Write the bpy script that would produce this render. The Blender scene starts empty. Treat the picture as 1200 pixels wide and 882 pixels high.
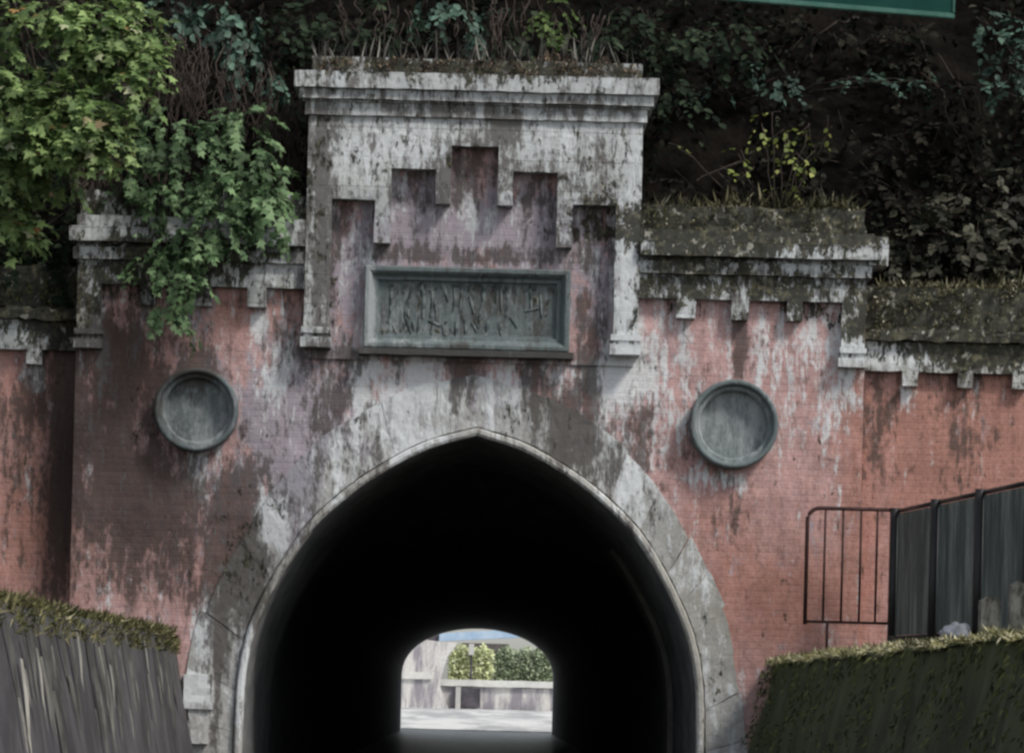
import bpy, bmesh, math, random
import numpy as np
from mathutils import Vector, Matrix, noise

random.seed(7)
R = np.random.default_rng(7)
C = bpy.context.scene.collection
SC = bpy.context.scene

# ------------------------------------------------------------------ measuring helpers
D, S, VU, VV, HC = 40.0, 0.009, 565.0, 812.0, 1.23     # camera distance, metres per photo pixel at the facade, vanishing point, eye height
ROLL = math.radians(1.45)
CA, SA = math.cos(ROLL), math.sin(ROLL)

def U(px, py):                      # level a photo pixel (undo the camera roll)
    dx, dy = px - VU, VV - py
    return VU + dx*CA - dy*SA, VV - (dx*SA + dy*CA)

def X(u, Y=0.0): return (u - VU)*S*(D + Y)/D
def Z(v, Y=0.0): return (VV - v)*S*(D + Y)/D + HC
def W(px, py, Y=0.0):
    u, v = U(px, py)
    return Vector((X(u, Y), Y, Z(v, Y)))

# ------------------------------------------------------------------ object helpers
def thing(name, label, cat, loc=(0, 0, 0), group=None):
    o = bpy.data.objects.new(name, None); C.objects.link(o)
    o.location = loc; o.empty_display_size = 0.2
    o['label'] = label; o['category'] = cat
    if group: o['group'] = group
    return o

def link(name, me, mat, parent=None):
    o = bpy.data.objects.new(name, me); C.objects.link(o)
    if mat is not None:
        for m in (mat if isinstance(mat, (list, tuple)) else [mat]): me.materials.append(m)
    if parent is not None:
        o.parent = parent
        p = Vector((0, 0, 0)); q = parent
        while q is not None:
            p += Vector(q.location) + q.matrix_parent_inverse.translation; q = q.parent
        o.matrix_parent_inverse = Matrix.Translation(-p)      # geometry is written in world coordinates
    return o

def tag(o, label=None, cat=None, group=None, kind=None):
    if label: o['label'] = label
    if cat: o['category'] = cat
    if group: o['group'] = group
    if kind: o['kind'] = kind
    return o

def bm_obj(name, bm, mat, parent=None, smooth=False):
    me = bpy.data.meshes.new(name); bm.normal_update(); bm.to_mesh(me); bm.free()
    if smooth:
        me.polygons.foreach_set('use_smooth', [True]*len(me.polygons))
    return link(name, me, mat, parent)

def np_mesh(name, verts, faces, mat, parent=None, smooth=False):
    me = bpy.data.meshes.new(name); me.from_pydata(verts, [], faces); me.update()
    if smooth: me.polygons.foreach_set('use_smooth', [True]*len(me.polygons))
    return link(name, me, mat, parent)

def box(bm, x0, x1, y0, y1, z0, z1):
    vs = [bm.verts.new((x, y, z)) for x in (x0, x1) for y in (y0, y1) for z in (z0, z1)]
    for f in ((0,1,3,2), (4,6,7,5), (0,4,5,1), (2,3,7,6), (0,2,6,4), (1,5,7,3)):
        bm.faces.new([vs[i] for i in f])

def slab(bm, pts, y0, y1, back=True):            # an outline in X-Z pushed through from y0 to y1
    f = [bm.verts.new((x, y0, z)) for x, z in pts]
    b = [bm.verts.new((x, y1, z)) for x, z in pts]
    n = len(pts)
    fs = [bm.faces.new(f)]
    if back: fs.append(bm.faces.new(b[::-1]))
    for i in range(n):
        bm.faces.new((f[i], b[i], b[(i+1) % n], f[(i+1) % n]))
    bm.normal_update()
    bmesh.ops.triangulate(bm, faces=fs, ngon_method='EAR_CLIP')

def grid(bm, step, axes='xz'):
    xs = [v.co for v in bm.verts]
    for a, ax in enumerate('xyz'):
        if ax not in axes: continue
        lo = min(c[a] for c in xs); hi = max(c[a] for c in xs)
        n = int((hi - lo)/step)
        for i in range(1, n+1):
            co = [0, 0, 0]; no = [0, 0, 0]
            co[a] = lo + (hi-lo)*i/(n+1); no[a] = 1
            bmesh.ops.bisect_plane(bm, geom=bm.verts[:] + bm.edges[:] + bm.faces[:], plane_co=co, plane_no=no, dist=1e-5)

def rough_up(bm, amp=0.012, sc=5.0):
    for v in bm.verts:
        v.co += Vector(noise.noise_vector(v.co*sc*0.6))*amp*0.35 + Vector(noise.noise_vector(v.co*sc*4.1))*amp*0.55

def tube(bm, pts, rads, n=6, cap=True):
    pts = [Vector(p) for p in pts]; rings = []
    if not hasattr(rads, '__len__'): rads = [rads]*len(pts)
    for i, p in enumerate(pts):
        t = (pts[min(i+1, len(pts)-1)] - pts[max(i-1, 0)]).normalized()
        a = Vector((0, 0, 1)) if abs(t.z) < 0.9 else Vector((1, 0, 0))
        s = t.cross(a).normalized(); w = s.cross(t)
        rings.append([bm.verts.new(p + (s*math.cos(2*math.pi*k/n) + w*math.sin(2*math.pi*k/n))*rads[i]) for k in range(n)])
    for i in range(len(rings)-1):
        for k in range(n):
            bm.faces.new((rings[i][k], rings[i][(k+1) % n], rings[i+1][(k+1) % n], rings[i+1][k]))
    if cap:
        bm.faces.new(rings[0][::-1]); bm.faces.new(rings[-1])

def catmull(P, n):
    P = [np.array(p, float) for p in P]
    P = [2*P[0]-P[1]] + P + [2*P[-1]-P[-2]]
    out = []
    for i in range(1, len(P)-2):
        for t in np.linspace(0, 1, n, endpoint=False):
            out.append(0.5*((2*P[i]) + (P[i+1]-P[i-1])*t + (2*P[i-1]-5*P[i]+4*P[i+1]-P[i+2])*t*t + (3*P[i]-P[i-1]-3*P[i+1]+P[i+2])*t**3))
    out.append(P[-2])
    return np.array(out)

def resample(P, n):
    P = np.array(P, float)
    d = np.r_[0, np.cumsum(np.linalg.norm(np.diff(P, axis=0), axis=1))]
    t = np.linspace(0, d[-1], n)
    return np.stack([np.interp(t, d, P[:, k]) for k in range(P.shape[1])], 1)

# ------------------------------------------------------------------ materials
class NT:
    def __init__(s, mat):
        mat.use_nodes = True
        s.t = mat.node_tree; s.t.nodes.clear(); s.n = s.t.nodes
    def node(s, kind, **kw):
        nd = s.n.new(kind)
        for k, v in kw.items():
            if hasattr(nd, k) and not isinstance(v, tuple) or k in ('operation', 'blend_type', 'data_type'): setattr(nd, k, v)
        return nd
    def wire(s, inp, val):
        if isinstance(val, bpy.types.NodeSocket): s.t.links.new(val, inp)
        else: inp.default_value = val
    def math(s, op, a, b=0.0, c=None, clamp=False):
        nd = s.n.new('ShaderNodeMath'); nd.operation = op; nd.use_clamp = clamp
        s.wire(nd.inputs[0], a); s.wire(nd.inputs[1], b)
        if c is not None: s.wire(nd.inputs[2], c)
        return nd.outputs[0]
    def mix(s, f, a, b, blend='MIX'):
        nd = s.n.new('ShaderNodeMix'); nd.data_type = 'RGBA'; nd.blend_type = blend
        s.wire(nd.inputs[0], f)
        s.wire(nd.inputs[6], a if isinstance(a, bpy.types.NodeSocket) else (*a, 1))
        s.wire(nd.inputs[7], b if isinstance(b, bpy.types.NodeSocket) else (*b, 1))
        return nd.outputs[2]
    def noise(s, vec, scale, detail=6, rough=0.6, dist=0.0, loc=(0, 0, 0), sc=(1, 1, 1)):
        m = s.n.new('ShaderNodeMapping'); s.wire(m.inputs[0], vec)
        m.inputs['Location'].default_value = loc; m.inputs['Scale'].default_value = sc
        nd = s.n.new('ShaderNodeTexNoise'); s.wire(nd.inputs['Vector'], m.outputs[0])
        nd.inputs['Scale'].default_value = scale; nd.inputs['Detail'].default_value = detail
        nd.inputs['Roughness'].default_value = rough; nd.inputs['Distortion'].default_value = dist
        return nd.outputs[0]
    def step(s, v, lo, hi):
        nd = s.n.new('ShaderNodeMapRange'); nd.interpolation_type = 'SMOOTHSTEP'
        s.wire(nd.inputs[0], v); nd.inputs[1].default_value = lo; nd.inputs[2].default_value = hi
        return nd.outputs[0]
    def pos(s): return s.n.new('ShaderNodeNewGeometry').outputs['Position']
    def out(s, shader):
        o = s.n.new('ShaderNodeOutputMaterial'); s.t.links.new(shader, o.inputs[0])
    def bsdf(s, col, rough=0.9, spec=0.25, normal=None, **kw):
        b = s.n.new('ShaderNodeBsdfPrincipled')
        s.wire(b.inputs['Base Color'], col if isinstance(col, bpy.types.NodeSocket) else (*col, 1))
        s.wire(b.inputs['Roughness'], rough); b.inputs['Specular IOR Level'].default_value = spec
        if normal is not None: s.t.links.new(normal, b.inputs['Normal'])
        for k, v in kw.items(): s.wire(b.inputs[k], v)
        return b.outputs[0]
    def bump(s, h, strength=0.5, dist=0.02):
        b = s.n.new('ShaderNodeBump'); b.inputs['Strength'].default_value = strength; b.inputs['Distance'].default_value = dist
        s.t.links.new(h, b.inputs['Height']); return b.outputs[0]

def weathered(name, base_a, base_b, pale=(0.70, 0.725, 0.735), brick=None, ashlar=None, seed=0.0, var=0.35, contrast=4.8):
    """wall / stone with layers of lime, violet bloom, mildew with painted shade, and moss; 'paint' and 'paint2' say where each is likely"""
    mat = bpy.data.materials.new(name); t = NT(mat)
    p = t.pos()
    def attr(n):
        a = t.n.new('ShaderNodeAttribute'); a.attribute_name = n
        sp = t.n.new('ShaderNodeSeparateColor'); t.t.links.new(a.outputs['Color'], sp.inputs[0])
        return sp.outputs
    g = attr('paint'); h = attr('paint2')
    fine = t.noise(p, 26, 5, 0.65, loc=(seed, 1, 2))
    def streak(k, sc=6.5, zs=0.30, w=0.5):
        a = t.noise(p, sc*1.25, 7, 0.62, 0.12, (seed+k*7.3, k*3.1, k*1.7), (1, 0.6, zs*0.6))
        b = t.noise(p, sc*0.55, 7, 0.66, 0.5, (seed-k*5.3, k*2.1, k*4.7), (1, 1, 0.8))
        c = t.noise(p, sc*2.6, 6, 0.72, 0.3, (seed+k*2.3, k*5.1, k*0.7), (1, 0.6, 0.42))
        return t.math('ADD', t.math('ADD', t.math('MULTIPLY', a, w*0.64), t.math('MULTIPLY', b, (1-w)*0.64)), t.math('MULTIPLY', c, 0.36))
    def layer(at, n, lo=0.36, hi=0.86, c=contrast):
        v = t.math('ADD', at, t.math('MULTIPLY', t.math('SUBTRACT', n, 0.5), c))
        return t.step(v, lo, hi)
    n0 = streak(0, 5, 0.55, 0.4)
    hue = t.math('ADD', h[0], t.math('MULTIPLY', t.math('SUBTRACT', n0, 0.5), 2.2), clamp=True)
    col = t.mix(hue, base_a, base_b)
    height = t.math('MULTIPLY', fine, 0.5)
    v = t.math('ADD', t.math('MULTIPLY', t.math('SUBTRACT', streak(5, 9, 0.4, 0.6), 0.5), var*4), 1.0)
    v2 = t.math('ADD', t.math('MULTIPLY', t.math('SUBTRACT', fine, 0.5), var*1.6), 1.0)
    vv = t.math('MULTIPLY', v, v2)
    vc = t.n.new('ShaderNodeCombineColor')
    for i in range(3): t.t.links.new(vv, vc.inputs[i])
    col = t.mix(1.0, col, vc.outputs[0], 'MULTIPLY')
    bc = None
    if brick or ashlar:
        sx = t.n.new('ShaderNodeSeparateXYZ'); t.t.links.new(p, sx.inputs[0])
        cx = t.n.new('ShaderNodeCombineXYZ'); t.t.links.new(t.math('ADD', sx.outputs[0], t.math('MULTIPLY', sx.outputs[1], 0.7)), cx.inputs[0]); t.t.links.new(sx.outputs[2], cx.inputs[1])
        bt = t.n.new('ShaderNodeTexBrick'); t.t.links.new(cx.outputs[0], bt.inputs['Vector'])
        w, hgt, mo = brick or ashlar
        bt.inputs['Scale'].default_value = 1.0; bt.inputs['Brick Width'].default_value = w; bt.inputs['Row Height'].default_value = hgt
        bt.inputs['Mortar Size'].default_value = mo; bt.inputs['Mortar Smooth'].default_value = 0.4
        bt.inputs['Color1'].default_value = (1, 1, 1, 1); bt.inputs['Color2'].default_value = (0.78, 0.78, 0.78, 1)
        bt.inputs['Mortar'].default_value = (0.62, 0.62, 0.62, 1) if brick else (0.30, 0.30, 0.30, 1)
        col = t.mix(0.10 if brick else 0.6, col, bt.outputs['Color'], 'MULTIPLY')
        height = t.math('SUBTRACT', height, t.math('MULTIPLY', bt.outputs['Fac'], 0.12 if brick else 0.3))
    m_pu = layer(g[2], streak(1, 6, 0.45))
    pc = t.mix(streak(8, 8, 0.5), (0.22, 0.20, 0.245), (0.40, 0.385, 0.42))
    col = t.mix(t.math('MULTIPLY', m_pu, 0.85), col, pc)
    m_pa = layer(g[1], streak(2, 7.5, 0.24, 0.65))
    col = t.mix(t.math('MULTIPLY', m_pa, 0.88), col, t.mix(fine, tuple(c*0.75 for c in pale), pale))
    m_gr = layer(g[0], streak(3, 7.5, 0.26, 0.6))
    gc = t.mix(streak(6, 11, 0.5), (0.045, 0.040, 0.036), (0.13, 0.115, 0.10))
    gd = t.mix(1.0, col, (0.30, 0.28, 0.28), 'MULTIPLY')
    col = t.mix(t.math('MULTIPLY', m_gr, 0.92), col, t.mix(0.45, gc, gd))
    m_mo = layer(h[1], streak(4, 9, 0.6, 0.4), 0.36, 0.62)
    mc = t.mix(t.step(t.noise(p, 17, 4, 0.6), 0.42, 0.66), (0.018, 0.018, 0.011), (0.13, 0.12, 0.07))
    mc = t.mix(t.step(t.noise(p, 5.5, 5, 0.7, 0.3, (2, 8, 1)), 0.40, 0.62), tuple(c*0.9 for c in (0.028, 0.027, 0.018)), mc)
    mc = t.mix(t.math('MULTIPLY', t.step(t.noise(p, 13, 3, 0.6, 0, (9, 1, 4), (1, 1, 0.7)), 0.60, 0.67), 0.8), mc, (0.36, 0.35, 0.30))
    col = t.mix(t.math('MULTIPLY', m_mo, 0.94), col, mc)
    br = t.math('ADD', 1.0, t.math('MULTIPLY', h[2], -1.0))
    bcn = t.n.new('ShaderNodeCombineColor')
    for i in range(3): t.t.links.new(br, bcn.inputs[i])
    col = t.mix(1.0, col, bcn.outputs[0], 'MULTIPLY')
    height = t.math('ADD', height, t.math('MULTIPLY', m_mo, 0.9))
    height = t.math('ADD', height, t.math('MULTIPLY', m_pa, 0.25))
    nrm = t.bump(height, 0.55, 0.025)
    t.out(t.bsdf(col, 0.92, 0.2, nrm))
    return mat

def simple(name, a, b, scale=6, sc=(1, 1, 1), rough=0.85, spec=0.25, bump=0.4, detail=6, lo=0.35, hi=0.65, metallic=0.0, dist=0.01):
    mat = bpy.data.materials.new(name); t = NT(mat); p = t.pos()
    n = t.noise(p, scale, detail, 0.65, 0.3, (3, 1, 5), sc)
    col = t.mix(t.step(n, lo, hi), a, b)
    f = t.noise(p, scale*5, 4, 0.6)
    if name == 'shade_darkened_soil': spec = 0.0
    col = t.mix(t.math('MULTIPLY', f, 0.5), col, tuple(c*0.45 for c in a))
    t.out(t.bsdf(col, rough, spec, t.bump(t.math('ADD', n, f), bump, dist), Metallic=metallic))
    return mat

def leafmat(name, cols, trans=0.3, rough=0.6, spec=0.25):
    mat = bpy.data.materials.new(name); t = NT(mat)
    geo = t.n.new('ShaderNodeNewGeometry')
    rp = t.n.new('ShaderNodeValToRGB'); t.t.links.new(geo.outputs['Random Per Island'], rp.inputs[0])
    cr = rp.color_ramp
    while len(cr.elements) < len(cols): cr.elements.new(0.5)
    for e, (ps, c) in zip(cr.elements, cols): e.position = ps; e.color = (*c, 1)
    n = t.noise(geo.outputs['Position'], 2.2, 4, 0.6)
    col = t.mix(t.step(n, 0.35, 0.62), (0.55, 0.55, 0.55), (1.15, 1.15, 1.1))
    col = t.mix(1.0, rp.outputs[0], col, 'MULTIPLY')
    b = t.bsdf(col, rough, spec)
    tr = t.n.new('ShaderNodeBsdfTranslucent'); t.t.links.new(col, tr.inputs[0])
    mx = t.n.new('ShaderNodeMixShader'); mx.inputs[0].default_value = trans
    t.t.links.new(b, mx.inputs[1]); t.t.links.new(tr.outputs[0], mx.inputs[2])
    t.out(mx.outputs[0]); return mat

M = {}
M['brick'] = weathered('weathered_red_wall', (0.46, 0.305, 0.295), (0.35, 0.180, 0.145), brick=(0.22, 0.068, 0.008), seed=0, var=0.5)
M['stone'] = weathered('weathered_grey_stone', (0.54, 0.57, 0.58), (0.40, 0.40, 0.37), ashlar=(0.72, 0.31, 0.006), seed=11, var=0.22)
M['trim'] = weathered('weathered_trim_stone', (0.52, 0.55, 0.56), (0.36, 0.36, 0.33), ashlar=(0.95, 3.0, 0.007), seed=23, var=0.25)
M['ring'] = weathered('weathered_arch_stone', (0.42, 0.425, 0.42), (0.30, 0.29, 0.26), seed=31, var=0.35)
M['slate'] = weathered('dark_green_slate', (0.096, 0.120, 0.124), (0.15, 0.175, 0.176), pale=(0.34, 0.365, 0.37), seed=41, var=0.3, contrast=3.2)
M['carve'] = simple('carved_groove', (0.050, 0.062, 0.062), (0.17, 0.195, 0.19), 13, lo=0.42, hi=0.58)
M['lining'] = simple('sooty_brick_lining', (0.095, 0.10, 0.105), (0.16, 0.16, 0.16), 4, (1, .3, 1))
M['vault'] = simple('daylight_paled_stone', (0.13, 0.135, 0.14), (0.24, 0.24, 0.235), 3, (1, .4, 1))  # entrance stone coloured paler to imitate daylight reaching in
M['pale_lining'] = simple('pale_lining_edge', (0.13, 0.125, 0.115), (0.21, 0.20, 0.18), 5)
M['hill'] = simple('shade_darkened_soil', (0.005, 0.0046, 0.0042), (0.013, 0.011, 0.0095), 1.6, (1, 1, 1.5), bump=0.6, dist=0.10)  # soil colour blackened to stand for the shade of trees overhead
M['ground'] = simple('damp_earth', (0.04, 0.035, 0.028), (0.09, 0.08, 0.06), 2.0, bump=0.6, dist=0.03)
M['canal_l'] = None
M['black_metal'] = simple('black_painted_steel', (0.012, 0.012, 0.013), (0.025, 0.022, 0.022), 9, rough=0.5, spec=0.4, bump=0.15)
M['rust_metal'] = simple('dark_rusty_steel', (0.035, 0.018, 0.016), (0.075, 0.035, 0.030), 14, rough=0.75, bump=0.3)
M['slat'] = simple('dark_green_grey_slats', (0.085, 0.105, 0.097), (0.30, 0.335, 0.31), 3, (1.5, 1.5, .22), rough=0.7, spec=0.2, bump=0.15, lo=0.40, hi=0.72)
M['timber'] = simple('blackened_timber', (0.018, 0.017, 0.014), (0.05, 0.045, 0.035), 8, (.4, 1, 2))
M['post'] = simple('weathered_pale_concrete', (0.09, 0.088, 0.07), (0.44, 0.425, 0.37), 11, (1, 1, .4))
M['bag'] = simple('white_plastic', (0.42, 0.43, 0.46), (0.66, 0.68, 0.72), 9, rough=0.4, bump=0.3)
M['sign'] = simple('dark_green_sign_paint', (0.004, 0.040, 0.032), (0.007, 0.055, 0.044), 3, rough=0.6, spec=0.08, bump=0.05)
M['sign_rim'] = simple('pale_green_rim', (0.045, 0.12, 0.095), (0.08, 0.17, 0.14), 6, rough=0.6, spec=0.08, bump=0.05)
M['galv'] = simple('galvanised_steel', (0.20, 0.21, 0.21), (0.32, 0.33, 0.33), 7, rough=0.5, metallic=0.4, bump=0.1)
M['bark'] = simple('dark_bark', (0.022, 0.017, 0.013), (0.06, 0.046, 0.036), 12, (1, 1, .3), bump=0.8, dist=0.02)
M['twig'] = simple('dry_twig', (0.035, 0.026, 0.022), (0.10, 0.078, 0.066), 8)
M['far_pale'] = simple('pale_concrete', (0.62, 0.62, 0.59), (0.78, 0.78, 0.74), 0.5)
M['far_bank'] = simple('streaked_bank', (0.30, 0.28, 0.31), (0.76, 0.74, 0.70), 0.9, (1, 1, .22), lo=0.40, hi=0.60)
M['far_sheen'] = simple('painted_water_sheen', (0.40, 0.40, 0.40), (0.72, 0.72, 0.70), 0.25, (1.6, .12, 1), bump=0.0, lo=0.42, hi=0.6)
M['far_hedge'] = simple('bright_hedge', (0.42, 0.46, 0.24), (0.58, 0.61, 0.36), 1.0, bump=1.0, dist=0.2)
M['far_bush'] = simple('far_bush_leaves', (0.12, 0.17, 0.11), (0.28, 0.33, 0.23), 1.2, bump=1.0, dist=0.2)
M['far_leaf'] = leafmat('far_bright_leaves', [(0.0, (0.45, 0.50, 0.27)), (0.6, (0.66, 0.70, 0.42)), (1.0, (0.80, 0.82, 0.60))], 0.3)
M['far_leaf2'] = leafmat('far_green_leaves', [(0.0, (0.16, 0.21, 0.13)), (0.6, (0.36, 0.43, 0.29)), (1.0, (0.58, 0.63, 0.48))], 0.3)
M['far_roof'] = simple('dark_roof', (0.10, 0.09, 0.09), (0.18, 0.16, 0.155), 2)
M['far_wall'] = simple('pale_plaster', (0.5, 0.5, 0.48), (0.62, 0.61, 0.58), 1)
M['far_dark'] = simple('dark_opening', (0.06, 0.055, 0.065), (0.12, 0.11, 0.13), 2)
M['blue'] = simple('pale_blue_paint', (0.36, 0.50, 0.66), (0.50, 0.62, 0.74), 0.8, bump=0.05)

def canal_mat(name, dark, light, moss, streaks=0.5):
    mat = bpy.data.materials.new(name); t = NT(mat); p = t.pos()
    n1 = t.noise(p, 2.4, 7, 0.62, 0.3, (5, 2, 1), (0, 0.55, 0.05))
    n2 = t.noise(p, 5.0, 6, 0.6, 0.2, (1, 9, 3), (0, 0.55, 0.03))
    n3 = t.noise(p, 1.2, 6, 0.65, 0.3, (7, 2, 6))
    col = t.mix(t.step(n3, 0.38, 0.62), dark, tuple(c*1.7 for c in dark))
    col = t.mix(t.math('MULTIPLY', t.step(n2, 0.57, 0.64), streaks), col, light)
    z = t.n.new('ShaderNodeSeparateXYZ'); t.t.links.new(p, z.inputs[0])
    zz = t.math('ADD', t.math('MULTIPLY', t.math('SUBTRACT', n1, 0.5), 2.2), t.step(z.outputs[2], 0.6, 1.9))
    col = t.mix(t.math('MULTIPLY', t.step(zz, 0.55, 1.0), moss[1]), col, moss[0])
    t.out(t.bsdf(col, 0.9, 0.2, t.bump(t.math('ADD', n1, n3), 0.4, 0.02)))
    return mat
M['canal_l'] = canal_mat('plum_grey_canal_concrete', (0.050, 0.047, 0.050), (0.20, 0.195, 0.185), ((0.05, 0.05, 0.03), 0.25), 0.22)
M['canal_r'] = canal_mat('mossy_canal_stone', (0.046, 0.053, 0.028), (0.15, 0.145, 0.095), ((0.065, 0.080, 0.028), 0.85), 0.3)

def water_mat():
    mat = bpy.data.materials.new('dark_canal_water'); t = NT(mat); p = t.pos()
    a = t.noise(p, 2.5, 4, 0.6, 0.3, sc=(0.7, 1.0, 1)); b = t.noise(p, 9, 3, 0.6)
    t.out(t.bsdf((0.028, 0.026, 0.022), 0.28, 0.3, t.bump(t.math('ADD', a, t.math('MULTIPLY', b, 0.35)), 1.0, 0.30)))
    return mat
M['water'] = water_mat()

G = lambda a, b, c: (a, b, c)
M['maple'] = leafmat('bright_maple_leaves', [(0.0, (0.055, 0.095, 0.035)), (0.40, (0.145, 0.225, 0.078)), (0.85, (0.27, 0.37, 0.145)), (0.955, (0.31, 0.41, 0.17)), (0.965, (0.35, 0.14, 0.055)), (0.985, (0.42, 0.45, 0.28))], 0.3)
M['vine'] = leafmat('vine_leaves', [(0.0, (0.050, 0.085, 0.038)), (0.45, (0.098, 0.170, 0.080)), (1.0, (0.20, 0.30, 0.150))], 0.3)
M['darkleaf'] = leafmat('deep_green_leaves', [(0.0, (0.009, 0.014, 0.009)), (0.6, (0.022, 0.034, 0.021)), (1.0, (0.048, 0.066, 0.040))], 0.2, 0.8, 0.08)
M['teal'] = leafmat('bluish_green_leaves', [(0.0, (0.018, 0.036, 0.028)), (0.55, (0.050, 0.095, 0.072)), (1.0, (0.13, 0.215, 0.165))], 0.2)
M['olive'] = leafmat('dull_olive_leaves', [(0.0, (0.024, 0.024, 0.017)), (0.6, (0.055, 0.054, 0.038)), (1.0, (0.105, 0.10, 0.072))], 0.2)
M['yellow'] = leafmat('yellowing_leaves', [(0.0, (0.10, 0.13, 0.035)), (0.6, (0.20, 0.24, 0.06)), (1.0, (0.34, 0.34, 0.12))], 0.3)
M['lime'] = leafmat('lime_leaves', [(0.0, (0.045, 0.085, 0.022)), (0.6, (0.09, 0.14, 0.04)), (1.0, (0.13, 0.18, 0.06))], 0.3)
M['moss'] = leafmat('dark_moss', [(0.0, (0.03, 0.03, 0.018)), (0.62, (0.095, 0.088, 0.05)), (0.88, (0.17, 0.155, 0.10)), (1.0, (0.42, 0.40, 0.32))], 0.1, 0.9, 0.1)
M['brownmoss'] = leafmat('dry_brown_moss', [(0.0, (0.035, 0.026, 0.020)), (0.55, (0.085, 0.064, 0.050)), (0.9, (0.15, 0.12, 0.095)), (1.0, (0.30, 0.22, 0.15))], 0.1, 0.9, 0.1)
M['grass'] = leafmat('yellow_green_grass', [(0.0, (0.050, 0.050, 0.024)), (0.45, (0.11, 0.112, 0.050)), (0.8, (0.20, 0.18, 0.09)), (1.0, (0.36, 0.33, 0.21))], 0.2, 0.85, 0.1)
M['strawgrass'] = leafmat('straw_edge', [(0.0, (0.08, 0.09, 0.03)), (0.5, (0.26, 0.24, 0.12)), (1.0, (0.66, 0.62, 0.44))], 0.2, 0.85, 0.1)
M['dry'] = leafmat('dry_stems', [(0.0, (0.085, 0.082, 0.078)), (0.6, (0.14, 0.135, 0.125)), (1.0, (0.34, 0.325, 0.30))], 0.15, 0.9, 0.1)
M['greenmoss'] = leafmat('green_black_moss', [(0.0, (0.020, 0.024, 0.012)), (0.6, (0.060, 0.070, 0.028)), (1.0, (0.15, 0.155, 0.065))], 0.1, 0.9, 0.1)

# ------------------------------------------------------------------ where the weathering and painted shade sit (photo pixels -> wall metres)
GRIME_SHADE = [(665,510,30,46,.85), (548,452,18,38,.85), (405,500,22,60,.5), (470,440,8,30,.5), (440,520,10,40,.6), (620,440,10,40,.55), (530,470,6,30,.5), (690,450,9,60,.5), (755,520,9,50,.55), (370,540,12,60,.5), (420,420,14,20,.5), (900,660,80,110,-.16), (880,740,50,50,-.16), (960,440,36,60,-.14), (1100,560,80,80,-.08), (270,590,20,40,.3), (730,620,12,30,.5), (765,600,8,30,.4), (150,470,55,60,.55), (125,560,45,90,.50), (205,590,60,55,.5),
         (130,415,30,30,.5), (72,500,16,190,.85), (20,520,20,60,.3), (870,405,11,40,.75), (855,615,20,40,.55), (1030,490,16,80,.5), (1130,500,18,70,.5),  # left wing joint strip: grime plus painted cast shadow of the main block
         (290,570,26,60,.4), (250,690,40,30,.25), (278,650,22,60,.7), (335,615,30,40,.45), (545,205,26,36,.6), (375,190,16,70,.6), (378,330,14,70,.5), (590,150,18,20,.6),
         (740,500,14,40,.35), (720,555,14,40,.4), (700,400,30,20,.2), (695,275,26,40,.55), (690,370,14,30,.4), (232,435,16,30,.65), (375,440,18,40,.5),
         (485,225,26,22,.55), (626,230,26,26,.5), (412,262,26,26,.35), (545,300,120,9,.7), (548,417,130,6,.6), (335,360,16,40,.5), (705,200,12,30,.4),  # all notch tops, and the line under the plaque, carry painted shade
         (165,360,60,50,.35), (180,640,60,60,.35), (25,470,20,25,.4), (810,500,6,50,.4), (1110,430,90,10,.3), (900,330,130,10,.35), (500,130,70,8,.4), (680,128,60,8,.35),
         (230,440,60,8,.4), (590,345,60,25,.25), (845,560,50,12,.2), (655,455,25,25,.35), (300,680,20,60,.5), (735,185,8,50,.1), (318,612,16,24,-1.0), (735,320,10,110,-.5), (256,790,7,70,.9), (1055,415,40,12,-.5), (430,360,8,45,-.3), (500,470,60,30,-.3), (590,455,22,40,-.3)]  # shade of the gap at the left ring foot painted as a strip
PALE = [(455,470,30,50,.45), (500,465,26,48,.62), (590,468,22,40,.62), (425,455,10,50,.5), (715,470,22,60,.42), (765,440,14,60,.5), (738,560,18,40,.45), (740,440,20,30,.3),
        (325,430,15,40,.6), (302,378,10,14,.9), (235,550,13,35,.55), (318,612,15,24,1.1), (800,395,9,40,.6), (845,385,10,34,.35), (960,400,20,25,.3), (848,560,36,9,.5),
        (1065,458,8,16,.95), (37,438,10,20,.95), (120,430,9,40,.4), (410,300,16,50,.35), (700,310,20,40,.2), (900,670,70,80,-.20), (1100,560,90,100,-.05), (965,440,40,70,.16), (905,400,20,60,.2), (800,480,16,60,.3), (1150,480,20,50,.15), (880,730,50,60,-.2),
        (238,745,9,45,.8), (284,780,6,70,.7), (232,810,16,18,.7), (985,470,20,60,.22), (900,450,30,50,.15), (735,320,11,110,.95), (480,180,60,20,.4), (660,170,30,30,.4), (440,180,40,30,.4),
        (700,440,40,20,.4), (560,250,70,30,.25), (434,362,5,40,1.0), (395,560,12,50,.3), (475,520,16,25,.4), (640,440,30,20,.3), (1060,415,42,12,.9), (40,388,30,10,.8), (310,310,32,22,.7), (105,350,16,60,.3), (1000,370,16,60,.35), (950,298,50,6,.5), (950,318,60,8,.4)]
PURPLE = [(345,500,38,80,.75), (345,585,26,50,.75), (470,480,70,50,.4), (390,470,30,60,.4), (555,275,75,35,.65), (480,255,40,45,.6), (640,260,40,50,.5), (700,320,26,70,.4), (412,330,24,60,.5),
          (600,470,50,40,.4), (700,480,30,60,.25), (215,590,50,60,.25), (255,500,20,60,.3), (310,480,30,60,.35), (230,395,20,40,.5), (960,440,40,80,.12), (300,560,30,60,.3)]
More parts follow.
